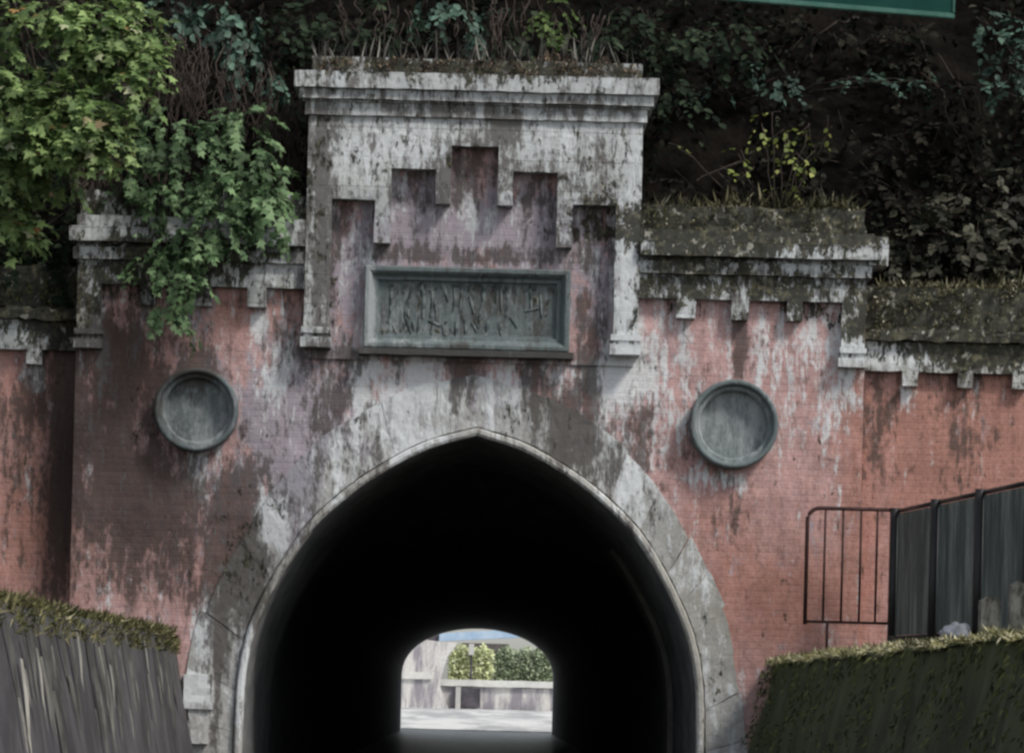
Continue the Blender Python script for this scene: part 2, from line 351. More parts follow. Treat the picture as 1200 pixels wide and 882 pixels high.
ORANGE = [(1110,520,120,110,.75), (900,730,90,60,.45), (30,610,45,90,.7), (100,700,40,60,.35), (230,680,60,50,.35), (1000,700,80,60,.3), (270,360,30,30,.7), (335,350,20,30,.6), (130,400,30,40,.3), (830,600,40,90,.4), (1000,560,15,200,.4), (900,680,90,90,.4), (1180,480,60,120,.3), (170,430,50,40,.5), (30,450,30,40,.6)]
MOSS = [(880,258,150,22,1.0), (880,277,150,9,.9), (1120,365,120,34,1.0), (1160,410,60,22,.85), (780,335,40,30,.3), (860,335,60,18,.45), (930,345,20,20,.4), (40,345,60,28,1.0), (60,390,30,20,.5), (190,320,60,30,.6), (230,300,60,20,.6),
        (550,82,220,14,.55), (370,170,16,60,.25), (380,330,12,60,.25), (800,300,40,16,.5), (880,300,30,10,.4), (455,335,20,40,.1), (590,340,60,20,.2), (490,390,60,14,.25), (280,640,30,60,.25)]
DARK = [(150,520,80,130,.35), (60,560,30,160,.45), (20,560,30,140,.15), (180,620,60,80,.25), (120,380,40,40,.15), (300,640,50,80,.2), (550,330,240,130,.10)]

def field(lst, x, z):
    o = np.zeros_like(x)
    for cx, cy, rx, ry, a in lst:
        u, v = U(cx, cy)
        o += a*np.exp(-0.5*(((x - X(u))/(rx*S*0.85))**2 + ((z - Z(v))/(ry*S*0.85))**2))
    return np.clip(o, -0.8, 1.15)

def paint(o, grime=0.08, pale=0.10, purple=0.02, orange=0.15, moss=0.0, dark=0.0, shift=True):
    me = o.data; n = len(me.vertices)
    co = np.empty(n*3); me.vertices.foreach_get('co', co); co = co.reshape(-1, 3)
    x, z = co[:, 0], co[:, 2]
    a = np.ones((n, 4)); b = np.ones((n, 4))
    a[:, 0] = grime + field(GRIME_SHADE, x, z); a[:, 1] = pale + field(PALE, x, z); a[:, 2] = purple + field(PURPLE, x, z)
    b[:, 0] = orange + field(ORANGE, x, z); b[:, 1] = moss + field(MOSS, x, z); b[:, 2] = dark + field(DARK, x, z)
    for nm, d in (('paint', a), ('paint2', np.clip(b, 0, 1.2))):
        at = me.attributes.new(nm, 'FLOAT_COLOR', 'POINT'); at.data.foreach_set('color', d.astype(np.float32).ravel())
    return o

# ------------------------------------------------------------------ leaves, grass and plants
OVAL = np.array([(0, 0, 0), (0.30, 0.25, 0.05), (0.33, 0.6, 0.04), (0, 1, -0.10), (-0.33, 0.6, 0.04), (-0.30, 0.25, 0.05)])
OVAL_F = [(0, 1, 2, 3), (0, 3, 4, 5)]
MAPLE = np.array([(0, 0, 0), (0.22, 0.05, 0), (0.50, 0.02, -.04), (0.40, 0.26, 0), (0.58, 0.52, -.06), (0.24, 0.48, .02), (0.0, 1.0, -.08), (-0.24, 0.48, .02), (-0.58, 0.52, -.06), (-0.40, 0.26, 0), (-0.50, 0.02, -.04), (-0.22, 0.05, 0)])
MAPLE_F = [(0, 1, 2, 3), (0, 3, 4, 5), (0, 5, 6, 7), (0, 7, 8, 9), (0, 9, 10, 11)]
BLADE = np.array([(-0.5, 0, 0), (0.5, 0, 0), (0.35, 0.5, 0.08), (0, 1, 0.3), (-0.35, 0.5, 0.08)])
BLADE_F = [(0, 1, 2, 3, 4)]
STEM = np.array([(-0.4, 0, 0), (0.4, 0, 0), (0.55, 0.35, 0.01), (0.35, 0.75, -0.01), (0, 1, 0), (-0.35, 0.75, -0.01), (-0.55, 0.35, 0.01)])
STEM_F = [(0, 1, 2, 6), (6, 2, 3, 5), (5, 3, 4)]

class Leaves:
    def __init__(s, shape=OVAL, faces=OVAL_F): s.sh, s.fc, s.P, s.Dr, s.N, s.Sz, s.Ws = shape, faces, [], [], [], [], []
    def add(s, p, d, nrm, size, width=1.0):
        s.P.append(p); s.Dr.append(d); s.N.append(nrm); s.Sz.append(size); s.Ws.append(width)
    def build(s, name, mat, parent=None):
        P, Dr, N = (np.array(a, float) for a in (s.P, s.Dr, s.N)); Sz = np.array(s.Sz); Ws = np.array(s.Ws)
        Dr /= np.linalg.norm(Dr, axis=1, keepdims=True) + 1e-9
        Sd = np.cross(Dr, N); Sd /= np.linalg.norm(Sd, axis=1, keepdims=True) + 1e-9
        Nn = np.cross(Sd, Dr)
        v = P[:, None] + (s.sh[None, :, 0:1]*Sd[:, None]*Ws[:, None, None] + s.sh[None, :, 1:2]*Dr[:, None] + s.sh[None, :, 2:3]*Nn[:, None])*Sz[:, None, None]
        k = len(s.sh); v = v.reshape(-1, 3)
        loops = np.concatenate([np.array(f) for f in s.fc]); ln = np.array([len(f) for f in s.fc])
        n = len(P)
        li = (loops[None] + (np.arange(n)*k)[:, None]).ravel()
        tot = np.tile(ln, n); st = np.r_[0, np.cumsum(tot)[:-1]]
        me = bpy.data.meshes.new(name)
        me.vertices.add(len(v)); me.vertices.foreach_set('co', v.ravel())
        me.loops.add(len(li)); me.loops.foreach_set('vertex_index', li)
        me.polygons.add(len(tot)); me.polygons.foreach_set('loop_start', st); me.polygons.foreach_set('loop_total', tot)
        me.update(calc_edges=True); me.validate()
        return link(name, me, mat, parent)

def rv(): return R.normal(size=3)

def clump(lv, c, rad, n, size, droop=0.6, ydepth=None, spray=7, bm=None):
    """leafy sprays inside an ellipsoid; leaves lie along each little twig, mostly facing up and out"""
    c = np.array(c); rad = np.array(rad)
    for i in range(max(1, n//spray)):
        q = rv(); q /= np.linalg.norm(q); q = q*R.uniform(0.15, 1.0)**0.45
        p0 = c + q*rad
        d = q*0.8 + rv()*0.45 + np.array((0, -0.35, -droop)); d /= np.linalg.norm(d)
        L = size*R.uniform(2.0, 3.6)
        side = np.cross(d, (0, 0, 1)); side /= np.linalg.norm(side) + 1e-6
        up = np.cross(side, d)
        for j in range(spray):
            t = (j+0.5)/spray
            p = p0 + d*L*t + np.array((0, 0, -0.25*L*t*t))
            s = 1 if j % 2 else -1
            dd = d*0.6 + side*s*R.uniform(0.5, 1.0) + rv()*0.25 + np.array((0, 0, -0.35*droop))
            nn = up + rv()*0.38 + np.array((0.1, -0.5, 0.35))
            lv.add(p, dd, nn, size*R.uniform(0.45, 1.35))
        if bm is not None and i % 3 == 0:
            tube(bm, [p0 - d*L*0.5, p0 + d*L*0.4], [0.006, 0.003], 3, False)

def bent(a, b, sag=0.15, n=6, wob=0.08):
    a, b = Vector(a), Vector(b); L = (b-a).length
    out = []
    for i in range(n+1):
        t = i/n; p = a.lerp(b, t); p.z += sag*L*4*t*(1-t)
        if 0 < i < n: p += Vector(rv())*wob*L*0.15
        out.append(p)
    return out

def plant(name, label, cat, base, clumps, size, mat, n=60, stem_r=0.03, shape=(OVAL, OVAL_F), droop=0.6, group=None, bark='bark', trunk=None, crown='crown', stem='stem', spray=7):
    """clumps: (px, py, rx, ry, Y, weight)"""
    t = thing(name, label, cat, base, group)
    bm = bmesh.new(); lv = Leaves(*shape)
    root = Vector(base)
    if trunk: tube(bm, trunk, [stem_r*2.2 - stem_r*1.2*i/(len(trunk)-1) for i in range(len(trunk))], 8); root = Vector(trunk[-1])
    for px, py, rx, ry, Y, w in clumps:
        c = W(px, py, Y); k = S*(D+Y)/D
        a = root
        if trunk:
            j = R.integers(len(trunk)//2, len(trunk)); a = Vector(trunk[j])
        pts = bent(a, c, 0.08, 7)
        tube(bm, pts, list(np.linspace(stem_r, 0.006, len(pts))), 5)
        clump(lv, c, (rx*k, (rx+ry)*0.4*k, ry*k), int(n*w), size, droop, bm=bm, spray=spray)
    bm_obj(stem, bm, M[bark], t, True)
    lv.build(crown, mat, t)
    return t

def tufts(name, label, cat, mat, spots, parent=None, kind='stuff', shape=(BLADE, BLADE_F), width=0.22):
    """spots: list of (p, d, nrm, size)"""
    lv = Leaves(*shape)
    for p, d, nn, s in spots: lv.add(p, d, nn, s, width)
    o = lv.build(name, mat, parent)
    return tag(o, label, cat, kind=kind)

# ------------------------------------------------------------------ THE PORTAL
CX = 541.0                                   # axis of the facade in levelled photo pixels
AX = 551.0                                   # axis of the opening
portal = thing('tunnel_portal', 'weathered red and grey tunnel portal with pointed arch and stepped raised centre', 'tunnel portal', (X(CX), 0, 0))

# opening curve (half width, v) and outer edge of the arch stones
open_hw = [(266, 960), (266, 900), (265.5, 850), (263, 796), (253, 746), (233, 698), (198, 638), (166, 602), (119, 564), (58, 529), (0, 511)]
out_hw = [(332, 960), (330, 900), (327, 850), (320, 790), (303, 716), (270, 645), (236, 586), (197, 540), (150, 500), (78, 462), (0, 440)]
oc = catmull(open_hw, 10); uc = catmull(out_hw, 10)

def arch_pts(curve, cx, off=0.0, Y=0.0):           # closed left-to-right list of (x, z)
    L = [(X(cx - h - off), Z(v)) for h, v in curve]
    Rr = [(X(cx + h + off), Z(v)) for h, v in curve]
    return L + Rr[::-1][1:]

NARC = 121
A_in = resample(arch_pts(oc, AX), NARC)
A_out = resample(arch_pts(uc, 546), NARC)
def offset(P, d):
    T = np.gradient(P, axis=0); T /= np.linalg.norm(T, axis=1, keepdims=True)
    return P + np.stack([-T[:, 1], T[:, 0]], 1)*d

# red wall with the arch cut out of it
BW = 462
x0, x1 = X(CX - BW), X(CX + BW)
zt = Z(300)
mid = A_in*0.35 + A_out*0.65
pts = [(x0, -0.6), (x0, zt), (x1, zt), (x1, -0.6), (mid[-1, 0], -0.6)] + [tuple(p) for p in mid[::-1]] + [(mid[0, 0], -0.6)]
bm = bmesh.new(); slab(bm, pts, 0.0, 1.0, False); grid(bm, 0.085)
for v in bm.verts:
    if v.co.y < 0.01: v.co.y += 0.018*noise.noise(v.co*2.2) + 0.008*noise.noise(v.co*7)
wall = paint(bm_obj('red_wall', bm, M['brick'], portal), 0.27, 0.27, 0.17, 0.10)

# arch stones: separate blocks with open joints
bm = bmesh.new(); cuts = []; tl = bm.verts.layers.float.new('tone')
i = 0
rng = random.Random(3)
while i < NARC-1:
    st = rng.choice((4, 5, 5, 6)); j = min(i+st, NARC-1)
    if NARC-1-j < 3: j = NARC-1
    cuts.append((i, j)); i = j
for k, (i, j) in enumerate(cuts):
    ext = rng.uniform(-0.02, 0.08) if i < NARC*0.2 else (rng.uniform(-0.025, 0.025))
    a = offset(A_in, 0.10)[i:j+1]; b = offset(A_out, ext)[i:j+1]
    f = 0.002 if abs((i+j)/2/(NARC-1)-0.5) > 0.26 else 0.001
    def sh(P):
        P = P.copy(); d0 = P[1]-P[0]; d1 = P[-1]-P[-2]
        P[0] += d0/np.linalg.norm(d0)*f; P[-1] -= d1/np.linalg.norm(d1)*f
        return P
    a, b = sh(a), sh(b)
    proud = -0.022 - rng.uniform(0, 0.006)
    nv = len(bm.verts)
    slab(bm, [tuple(p) for p in a] + [tuple(p) for p in b[::-1]], proud, 0.2, False)
    bm.verts.ensure_lookup_table(); tone = rng.uniform(-1, 1)
    for v in bm.verts[nv:]: v[tl] = tone
grid(bm, 0.10); rough_up(bm, 0.014, 4)
ring = paint(bm_obj('arch_ring', bm, M['ring'], portal), 0.26, 0.26, 0.10, 0.3, 0.06)
nv = len(ring.data.vertices)
tone = np.empty(nv); ring.data.attributes['tone'].data.foreach_get('value', tone)
pos_ = np.empty(nv*3); ring.data.vertices.foreach_get('co', pos_); pos_ = pos_.reshape(-1, 3)
for nm in ('paint', 'paint2'):
    q = np.empty(nv*4, np.float32); ring.data.attributes[nm].data.foreach_get('color', q); q = q.reshape(-1, 4)
    rt = np.clip((pos_[:, 0] - X(AX) - 1.2)/0.8, 0, 1)          # the right haunch is the cleaner one
    if nm == 'paint': q[:, 0] += -0.12*tone - 0.18*rt; q[:, 1] += 0.12*tone + 0.22*rt
    else: q[:, 2] = np.clip(q[:, 2] + 0.06 - 0.06*tone, 0, 1)
    ring.data.attributes[nm].data.foreach_set('color', q.ravel())

# small stepped block at the left foot of the ring
bm = bmesh.new()
for a, b, c, d, y in ((214, 249, 790, 830, -0.13), (220, 244, 830.5, 870, -0.10)):
    p, q = W(a, d, y), W(b, c, y); box(bm, p.x, q.x, y, 0.05, p.z, q.z)
grid(bm, 0.08); rough_up(bm, 0.02, 5)
paint(bm_obj('foot_block', bm, M['ring'], portal), 0.15, 0.45, 0.0, 0.2)

# rolled moulding and reveal of the opening
bm = bmesh.new()
prof = [(0.16, 0.04), (0.088, 0.04), (0.085, -0.06), (0.065, -0.085), (0.03, -0.09), (0.005, -0.075), (0.0, -0.04), (0.0, 0.06), (0.16, 0.06)]
rings = []
for i in range(NARC):
    T = A_in[min(i+1, NARC-1)] - A_in[max(i-1, 0)]; T /= np.linalg.norm(T); nn = np.array((-T[1], T[0]))
    rings.append([bm.verts.new((A_in[i, 0]+nn[0]*o, y, A_in[i, 1]+nn[1]*o)) for o, y in prof])
for i in range(NARC-1):
    for k in range(len(prof)):
        kk = (k+1) % len(prof); bm.faces.new((rings[i][k], rings[i][kk], rings[i+1][kk], rings[i+1][k]))
rough_up(bm, 0.010, 5)
paint(bm_obj('arch_moulding', bm, M['ring'], portal), 0.22, 0.30, 0.0, 0.7, 0.04)

# --- raised centre: frame with stepped notches
def ux(rel): return X(CX + rel)
bm = bmesh.new()
tw = 195
P = [(-tw, 143), (-tw, 414), (-166, 414), (-166, 240), (-115.5, 240), (-115.5, 290), (-97, 290), (-97, 203), (-45, 203), (-45, 243), (-27.5, 243), (-27.5, 175)]
P = P + [(-a, b) for a, b in P[::-1]]
slab(bm, [(ux(a), Z(b)) for a, b in P], -0.20, 0.60); grid(bm, 0.085); rough_up(bm, 0.012, 5)
paint(bm_obj('stepped_frame', bm, M['stone'], portal), 0.40, 0.20, 0.05, 0.30, 0.18)
# recessed field behind the notches (red, lime stained) up to the frieze
bm = bmesh.new(); box(bm, ux(-tw+4), ux(tw-4), -0.012, 0.55, Z(330), Z(146)); box(bm, ux(-tw+4), ux(tw-4), -0.03, 0.55, Z(425), Z(330.5)); grid(bm, 0.085)
paint(bm_obj('recessed_field', bm, M['brick'], portal), 0.24, 0.24, 0.42, 0.05)
# feet of the side strips
for s in (-1, 1):
    bm = bmesh.new()
    a, b = sorted((ux(s*164), ux(s*197)))
    box(bm, a-0.006, b+0.006, -0.225, 0.05, Z(397), Z(390)); box(bm, a-0.012, b+0.012, -0.25, 0.05, Z(413.5), Z(402))
    grid(bm, 0.09); rough_up(bm, 0.008, 6)
    paint(bm_obj('strip_foot', bm, M['trim'], portal), 0.22, 0.25)

def course(name, bands, cx, parent, mat='trim', **kw):
    """stacked bands: (half left, half right, v top, v bottom, y front); one mesh"""
    bm = bmesh.new()
    for hl, hr, va, vb, y in bands: box(bm, X(cx-hl), X(cx+hr), y, 0.60, Z(vb), Z(va))
    grid(bm, 0.09); rough_up(bm, 0.014, 5)
    return paint(bm_obj(name, bm, M[mat], parent), **kw)

course('cornice', [(212, 212, 94, 113, -0.36), (206, 206, 113.5, 125, -0.31), (199, 199, 128, 143, -0.24), (203, 203, 125.2, 127.8, -0.26)], CX, portal, grime=0.44, pale=0.14, moss=0.17, orange=0.3)
course('blocking_course', [(193, 193, 73, 94, -0.12)], CX, portal, grime=0.62, moss=0.30, orange=0.4)

# --- side entablatures (right and left of the raised centre) with pendants and end corbels
for s in (-1, 1):
    def rx(a, b):
        p, q = ux(s*a), ux(s*b); return min(p, q), max(p, q)
    ent = bpy.data.objects.new('entablature', None); C.objects.link(ent); ent.parent = portal
    ent.matrix_parent_inverse = Matrix.Translation(-Vector(portal.location))
    bm = bmesh.new()
    P = [(195.5, 317), (195.5, 345)]
    for a, b in ((240, 262), (304, 324), (369, 387)): P += [(a, 345), (a, 368), (b, 368), (b, 345)]
    P += [(433, 345), (433, 420), (461, 420), (461, 317)]
    slab(bm, [(ux(s*a), Z(b)) for a, b in P], -0.11, 0.55, False); grid(bm, 0.085); rough_up(bm, 0.013, 5)
    paint(bm_obj('frieze', bm, M['stone'], ent), 0.34, 0.24, 0.05, 0.2, 0.18)
    bm = bmesh.new()
    for a, b, va, vb, y in ((195.5, 466, 303, 316.7, -0.17), (195.5, 462, 297, 302.8, -0.12), (195.5, 476 if s > 0 else 470, 280, 296.8, -0.27), (195.5, 468 if s > 0 else 462, 266, 279.8, -0.20)):
        p, q = rx(a, b); box(bm, p, q, y, 0.60, Z(vb), Z(va))
    if s > 0: p, q = rx(462.5, 485); box(bm, p, q, -0.19, 0.4, Z(302), Z(268))
    grid(bm, 0.09); rough_up(bm, 0.016, 5)
    paint(bm_obj('cornice', bm, M['trim'], ent), 0.38, 0.18, 0.0, 0.2, 0.22)
    bm = bmesh.new(); p, q = rx(195.5, 459); box(bm, p, q, -0.08, 0.60, Z(265.8), Z(236)); grid(bm, 0.08); rough_up(bm, 0.055, 5)
    paint(bm_obj('blocking_course', bm, M['trim'], ent), 0.5, 0.05, 0, 0.2, 0.55)
    bm = bmesh.new(); p, q = rx(431, 463)
    box(bm, p, q, -0.135, 0.02, Z(404), Z(398)); box(bm, p-.006, q+.006, -0.15, 0.02, Z(420.5), Z(410)); rough_up(bm, 0.008, 6)
    paint(bm_obj('corbel_foot', bm, M['trim'], ent), 0.25, 0.25)

# --- roundels
def lathe(bm, cx, cz, prof, n=56):
    rings = []
    for r, y in prof:
        rings.append([bm.verts.new((cx + r*math.cos(2*math.pi*k/n), y, cz + r*math.sin(2*math.pi*k/n))) for k in range(n)] if r > 0 else [bm.verts.new((cx, y, cz))])
    for i in range(len(rings)-1):
        a, b = rings[i], rings[i+1]
        for k in range(n):
            kk = (k+1) % n
            if len(b) == 1: bm.faces.new((a[k], a[kk], b[0]))
            else: bm.faces.new((a[k], a[kk], b[kk], b[k]))
for px, py, r in ((231, 481, 49), (859, 498, 52)):
    c = W(px, py); k = r*S
    g = bpy.data.objects.new('roundel', None); C.objects.link(g); g.parent = portal
    g.matrix_parent_inverse = Matrix.Translation(-Vector(portal.location))
    bm = bmesh.new()
    lathe(bm, c.x, c.z, [(k*1.0, 0.03), (k*1.0, -0.16), (k*0.985, -0.19), (k*0.95, -0.20), (k*0.90, -0.195), (k*0.875, -0.18), (k*0.86, -0.115)])
    paint(bm_obj('rim', bm, M['slate'], g, True), 0.16, 0.22, 0, 0.35)
    bm = bmesh.new()
    lathe(bm, c.x, c.z, [(k*0.862, -0.12), (k*0.79, -0.115), (k*0.765, -0.10), (k*0.755, -0.040), (k*0.745, -0.028), (k*0.5, -0.028), (k*0.25, -0.029), (0, -0.029)])
    paint(bm_obj('dish', bm, M['slate'], g, False), 0.08, 0.58, 0, 0.7)

# --- inscription plaque
pq = bpy.data.objects.new('plaque', None); C.objects.link(pq); pq.parent = portal
pq.matrix_parent_inverse = Matrix.Translation(-Vector(portal.location))
PX, PV0, PV1, PH = 536.0, 316.0, 412.0, 120.5
def ring_frame(bm, x0, x1, z0, z1, prof):       # prof: (inset, y)
    rs = []
    for ins, y in prof:
        rs.append([bm.verts.new(c) for c in ((x0+ins, y, z0+ins), (x1-ins, y, z0+ins), (x1-ins, y, z1-ins), (x0+ins, y, z1-ins))])
    for a, b in zip(rs, rs[1:]):
        for k in range(4): bm.faces.new((a[k], a[(k+1) % 4], b[(k+1) % 4], b[k]))
    return rs[-1]
bm = bmesh.new()
last = ring_frame(bm, X(PX-PH), X(PX+PH), Z(PV1), Z(PV0), [(0, 0.0), (0, -0.15), (0.015, -0.165), (0.05, -0.165), (0.07, -0.15), (0.105, -0.10), (0.14, -0.095), (0.145, -0.06), (0.17, -0.055)])
grid(bm, 0.09); rough_up(bm, 0.006, 6)
paint(bm_obj('plaque_frame', bm, M['slate'], pq), 0.30, 0.22, 0, 0.5, 0.08)
bm = bmesh.new()
box(bm, X(PX-PH)+0.160, X(PX+PH)-0.160, -0.052, 0.0, Z(PV1)+0.160, Z(PV0)-0.160); grid(bm, 0.08)
paint(bm_obj('plaque_panel', bm, M['slate'], pq), 0.44, 0.40, 0.0, 0.5, 0.20)
bm = bmesh.new(); box(bm, X(PX-PH-5), X(PX+PH+5), -0.20, 0.0, Z(PV1+7.5), Z(PV1+0.3)); grid(bm, 0.09); rough_up(bm, 0.008, 6)
paint(bm_obj('plaque_sill', bm, M['slate'], pq), 0.55, 0.0, 0, 0.2, 0.1)
# worn brush strokes of the inscription, traced as seen on the weathered face (zoom pixels of the plaque)
STK = [[(178,150),(176,240),(172,330)], [(168,180),(190,172)], [(245,165),(300,158),(362,168)], [(300,160),(280,230),(248,310),(290,420)], [(262,250),(270,330)], [(340,170),(352,250),(348,335)], [(330,330),(322,420)], [(295,350),(300,390)],
       [(392,150),(400,240),(392,330)], [(380,200),(425,190)], [(412,250),(424,345)], [(440,140),(470,210),(486,255)], [(380,345),(440,372),(480,350)], [(400,380),(390,440)], [(455,365),(468,430)],
       [(515,180),(522,240),(512,305)], [(505,180),(560,172),(605,178)], [(560,178),(548,300)], [(575,330),(580,410)], [(530,350),(525,420)], [(612,355),(640,400)], [(600,230),(625,310)],
       [(660,130),(700,150),(722,180)], [(680,170),(672,260),(650,330)], [(742,140),(750,200),(744,262)], [(730,160),(790,150)], [(800,165),(806,250),(798,330)], [(770,190),(774,300)], [(850,165),(858,215),(846,262)], [(760,360),(772,420)], [(700,340),(690,400)], [(820,330),(860,380)],
       [(905,200),(960,195)], [(930,170),(932,290)], [(900,300),(975,290)], [(980,210),(990,330)]]
bm = bmesh.new()
for st in STK:
    q = [W(420 + a/4.615, 364 + (300 + b/4.615 - 364)*1.12) for a, b in st]
    q = [Vector(p) for p in resample([tuple(p) for p in q], 9)]
    wd = rng.uniform(0.014, 0.032)
    for i, p in enumerate(q): p.y = -0.053
    L = []; Rr = []
    for i, p in enumerate(q):
        t = (q[min(i+1, 8)]-q[max(i-1, 0)]).normalized(); n_ = Vector((-t.z, 0, t.x)); w_ = wd*(1.15-0.8*abs(i/8-0.35))
        L.append(bm.verts.new(p+n_*w_)); Rr.append(bm.verts.new(p-n_*w_))
        L[-1].co.y = Rr[-1].co.y = -0.050
    Mi = [bm.verts.new(p + Vector((0, -0.012, 0))) for p in q]
    for i in range(8):
        bm.faces.new((L[i], L[i+1], Mi[i+1], Mi[i])); bm.faces.new((Mi[i], Mi[i+1], Rr[i+1], Rr[i]))
bm_obj('inscription', bm, M['carve'], pq)

# ------------------------------------------------------------------ wing walls
def wing(label, xa, xb, pend, side):
    t = thing('wing_wall', label, 'wall', ((xa+xb)/2, 0.3, 0))
    y = 0.30
    bm = bmesh.new(); slab(bm, [(xa, 0.2), (xa, Z(385)), (xb, Z(385)), (xb, 0.2)], y, y+0.6, False); grid(bm, 0.11)
    for v in bm.verts:
        if v.co.y < y+0.01: v.co.y += 0.018*noise.noise(v.co*2.2)
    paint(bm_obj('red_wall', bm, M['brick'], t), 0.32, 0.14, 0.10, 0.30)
    bm = bmesh.new()
    P = [(xa, Z(386)), (xa, Z(421))]
    for a in pend: P += [(X(a-9), Z(421)), (X(a-9), Z(438)), (X(a+9), Z(438)), (X(a+9), Z(421))]
    P += [(xb, Z(421)), (xb, Z(386))]
    slab(bm, P, y-0.11, y+0.5, False); grid(bm, 0.09); rough_up(bm, 0.014, 5)
    paint(bm_obj('fascia', bm, M['stone'], t), 0.30, 0.16, 0.0, 0.2, 0.14)
    bm = bmesh.new(); box(bm, xa, xb, y-0.20, y+0.6, Z(385.7), Z(372)); box(bm, xa, xb, y-0.10, y+0.6, Z(371.8), Z(322)); grid(bm, 0.09); rough_up(bm, 0.06, 4)
    paint(bm_obj('mossy_coping', bm, M['trim'], t), 0.4, 0.03, 0, 0.2, 0.65)
lp = [U(37, 420)[0] - 65*i for i in range(7)]
rp = [U(1069, 440)[0] + 65*i for i in range(8)]
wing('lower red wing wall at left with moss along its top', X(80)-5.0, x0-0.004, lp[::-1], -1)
wing('lower orange red wing wall at right behind the fence', x1+0.004, X(1004)+6.0, rp, 1)

# ------------------------------------------------------------------ the tunnel itself
tunnel = thing('tunnel', 'long dark tunnel bore behind the pointed arch with daylight at its far end', 'tunnel', (-0.18, 5, 0))
LT = 79.0
NP = 81
pin = resample(np.r_[[[A_in[0, 0], -0.8]], A_in, [[A_in[-1, 0], -0.8]]], NP)
hw, zs, rise, tx = 2.38, 1.72, 1.54, -0.16
rd = [(tx-hw, -0.8)] + [(tx - hw*math.cos(a), zs + rise*math.sin(a)**0.9) for a in np.linspace(0, math.pi, 60)] + [(tx+hw, -0.8)]
rd = resample(rd, NP)
bm = bmesh.new(); rows = []
for Y in (0.055, 1.0, 2.0, 3.0, 4.0, 4.999): rows.append([bm.verts.new((a, Y, b)) for a, b in pin])
for a, b in zip(rows, rows[1:]):
    for k in range(NP-1): bm.faces.new((a[k], a[k+1], b[k+1], b[k]))
bm_obj('entrance_vault', bm, M['vault'], tunnel, True)
bm = bmesh.new(); rows = []
for Y in (5.0, 6.0, 7.0, 8.5, 12, 20, 30, 45, 60, LT):
    f = 0 if Y <= 5 else min(1, (Y-5)/3.5)
    f = f*f*(3-2*f)
    q = pin*(1-f) + rd*f
    rows.append([bm.verts.new((a, Y, b)) for a, b in q])
for a, b in zip(rows, rows[1:]):
    for k in range(NP-1): bm.faces.new((a[k], a[k+1], b[k+1], b[k]))
bm_obj('lining', bm, M['lining'], tunnel, True)
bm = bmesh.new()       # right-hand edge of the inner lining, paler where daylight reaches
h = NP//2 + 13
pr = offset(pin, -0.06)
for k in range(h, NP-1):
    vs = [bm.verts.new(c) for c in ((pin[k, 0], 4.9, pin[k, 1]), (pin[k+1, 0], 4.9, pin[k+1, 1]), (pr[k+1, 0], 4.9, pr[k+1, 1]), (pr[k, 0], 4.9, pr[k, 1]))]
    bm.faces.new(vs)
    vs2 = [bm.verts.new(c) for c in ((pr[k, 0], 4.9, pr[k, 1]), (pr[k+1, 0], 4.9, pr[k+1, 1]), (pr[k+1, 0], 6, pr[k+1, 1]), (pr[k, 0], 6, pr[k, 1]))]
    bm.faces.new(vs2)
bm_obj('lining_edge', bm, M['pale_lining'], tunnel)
bm = bmesh.new()       # far portal wall round the bore
pts = [(-14, -0.8), (-14, 9), (14, 9), (14, -0.8)] + [tuple(p) for p in rd[::-1]]
slab(bm, pts, LT, LT+0.5, True); bm_obj('far_portal', bm, M['far_pale'], tunnel)

# ------------------------------------------------------------------ ground, banks, water, hill
def struct(name, bm, mat, smooth=False): return tag(bm_obj(name, bm, mat, None, smooth), kind='structure')
bm = bmesh.new(); box(bm, -900, 900, -900, 1500, -3.0, -1.5); struct('ground', bm, M['ground'])

def sheet(name, xs, ys, zf, mat, smooth=True):
    bm = bmesh.new()
    vs = [[bm.verts.new((x, y, zf(x, y))) for x in xs] for y in ys]
    for j in range(len(ys)-1):
        for i in range(len(xs)-1): bm.faces.new((vs[j][i], vs[j][i+1], vs[j+1][i+1], vs[j+1][i]))
    return struct(name, bm, mat, smooth)
sheet('canal_water', np.linspace(-40, 40, 5), np.r_[np.linspace(-90, 320, 9)], lambda x, y: 0.0, M['water'])

XL, XR = -3.26, 3.0
nz = lambda x, y, s: noise.noise(Vector((x*s, y*s, 3.3)))
sheet('left_bank', np.r_[np.linspace(-90, -12, 8), np.linspace(-11, XL, 24)], np.linspace(-90, 0.34, 120), lambda x, y: 1.72 + 0.05*nz(x, y, 1.3) + (0.02*(XL-x) if x > -12 else 0.17), M['ground'])
sheet('right_bank', np.r_[np.linspace(XR, 11, 24), np.linspace(12, 90, 8)], np.linspace(-90, 0.34, 120), lambda x, y: 1.60 + 0.05*nz(x, y, 1.3) + 0.10*min(1, max(0, (x-XR-0.3)/1.0)), M['ground'])

def hill_z(x, y):
    r = 5.2 + 1.45*max(0, y-0.7) if y < 9 else 17.2 + 0.35*(y-9)
    if y > 50: r = min(r, 32.0 - (y-50)*0.9)
    if y < 0.75: r = 4.6
    f = 1.0 + 0.12*noise.noise(Vector((x*0.12, y*0.12, 0)))
    return r*f + 0.28*noise.noise(Vector((x*0.8, y*0.8, 1))) + 0.12*noise.noise(Vector((x*2.3, y*2.3, 5))) if y > 0.75 else r
sheet('hillside', np.r_[np.linspace(-80, -10, 18), np.linspace(-9.5, 9.5, 110), np.linspace(10, 80, 18)], np.r_[0.66, np.linspace(0.8, 12, 70), np.linspace(13, 78.5, 30)], hill_z, M['hill'])

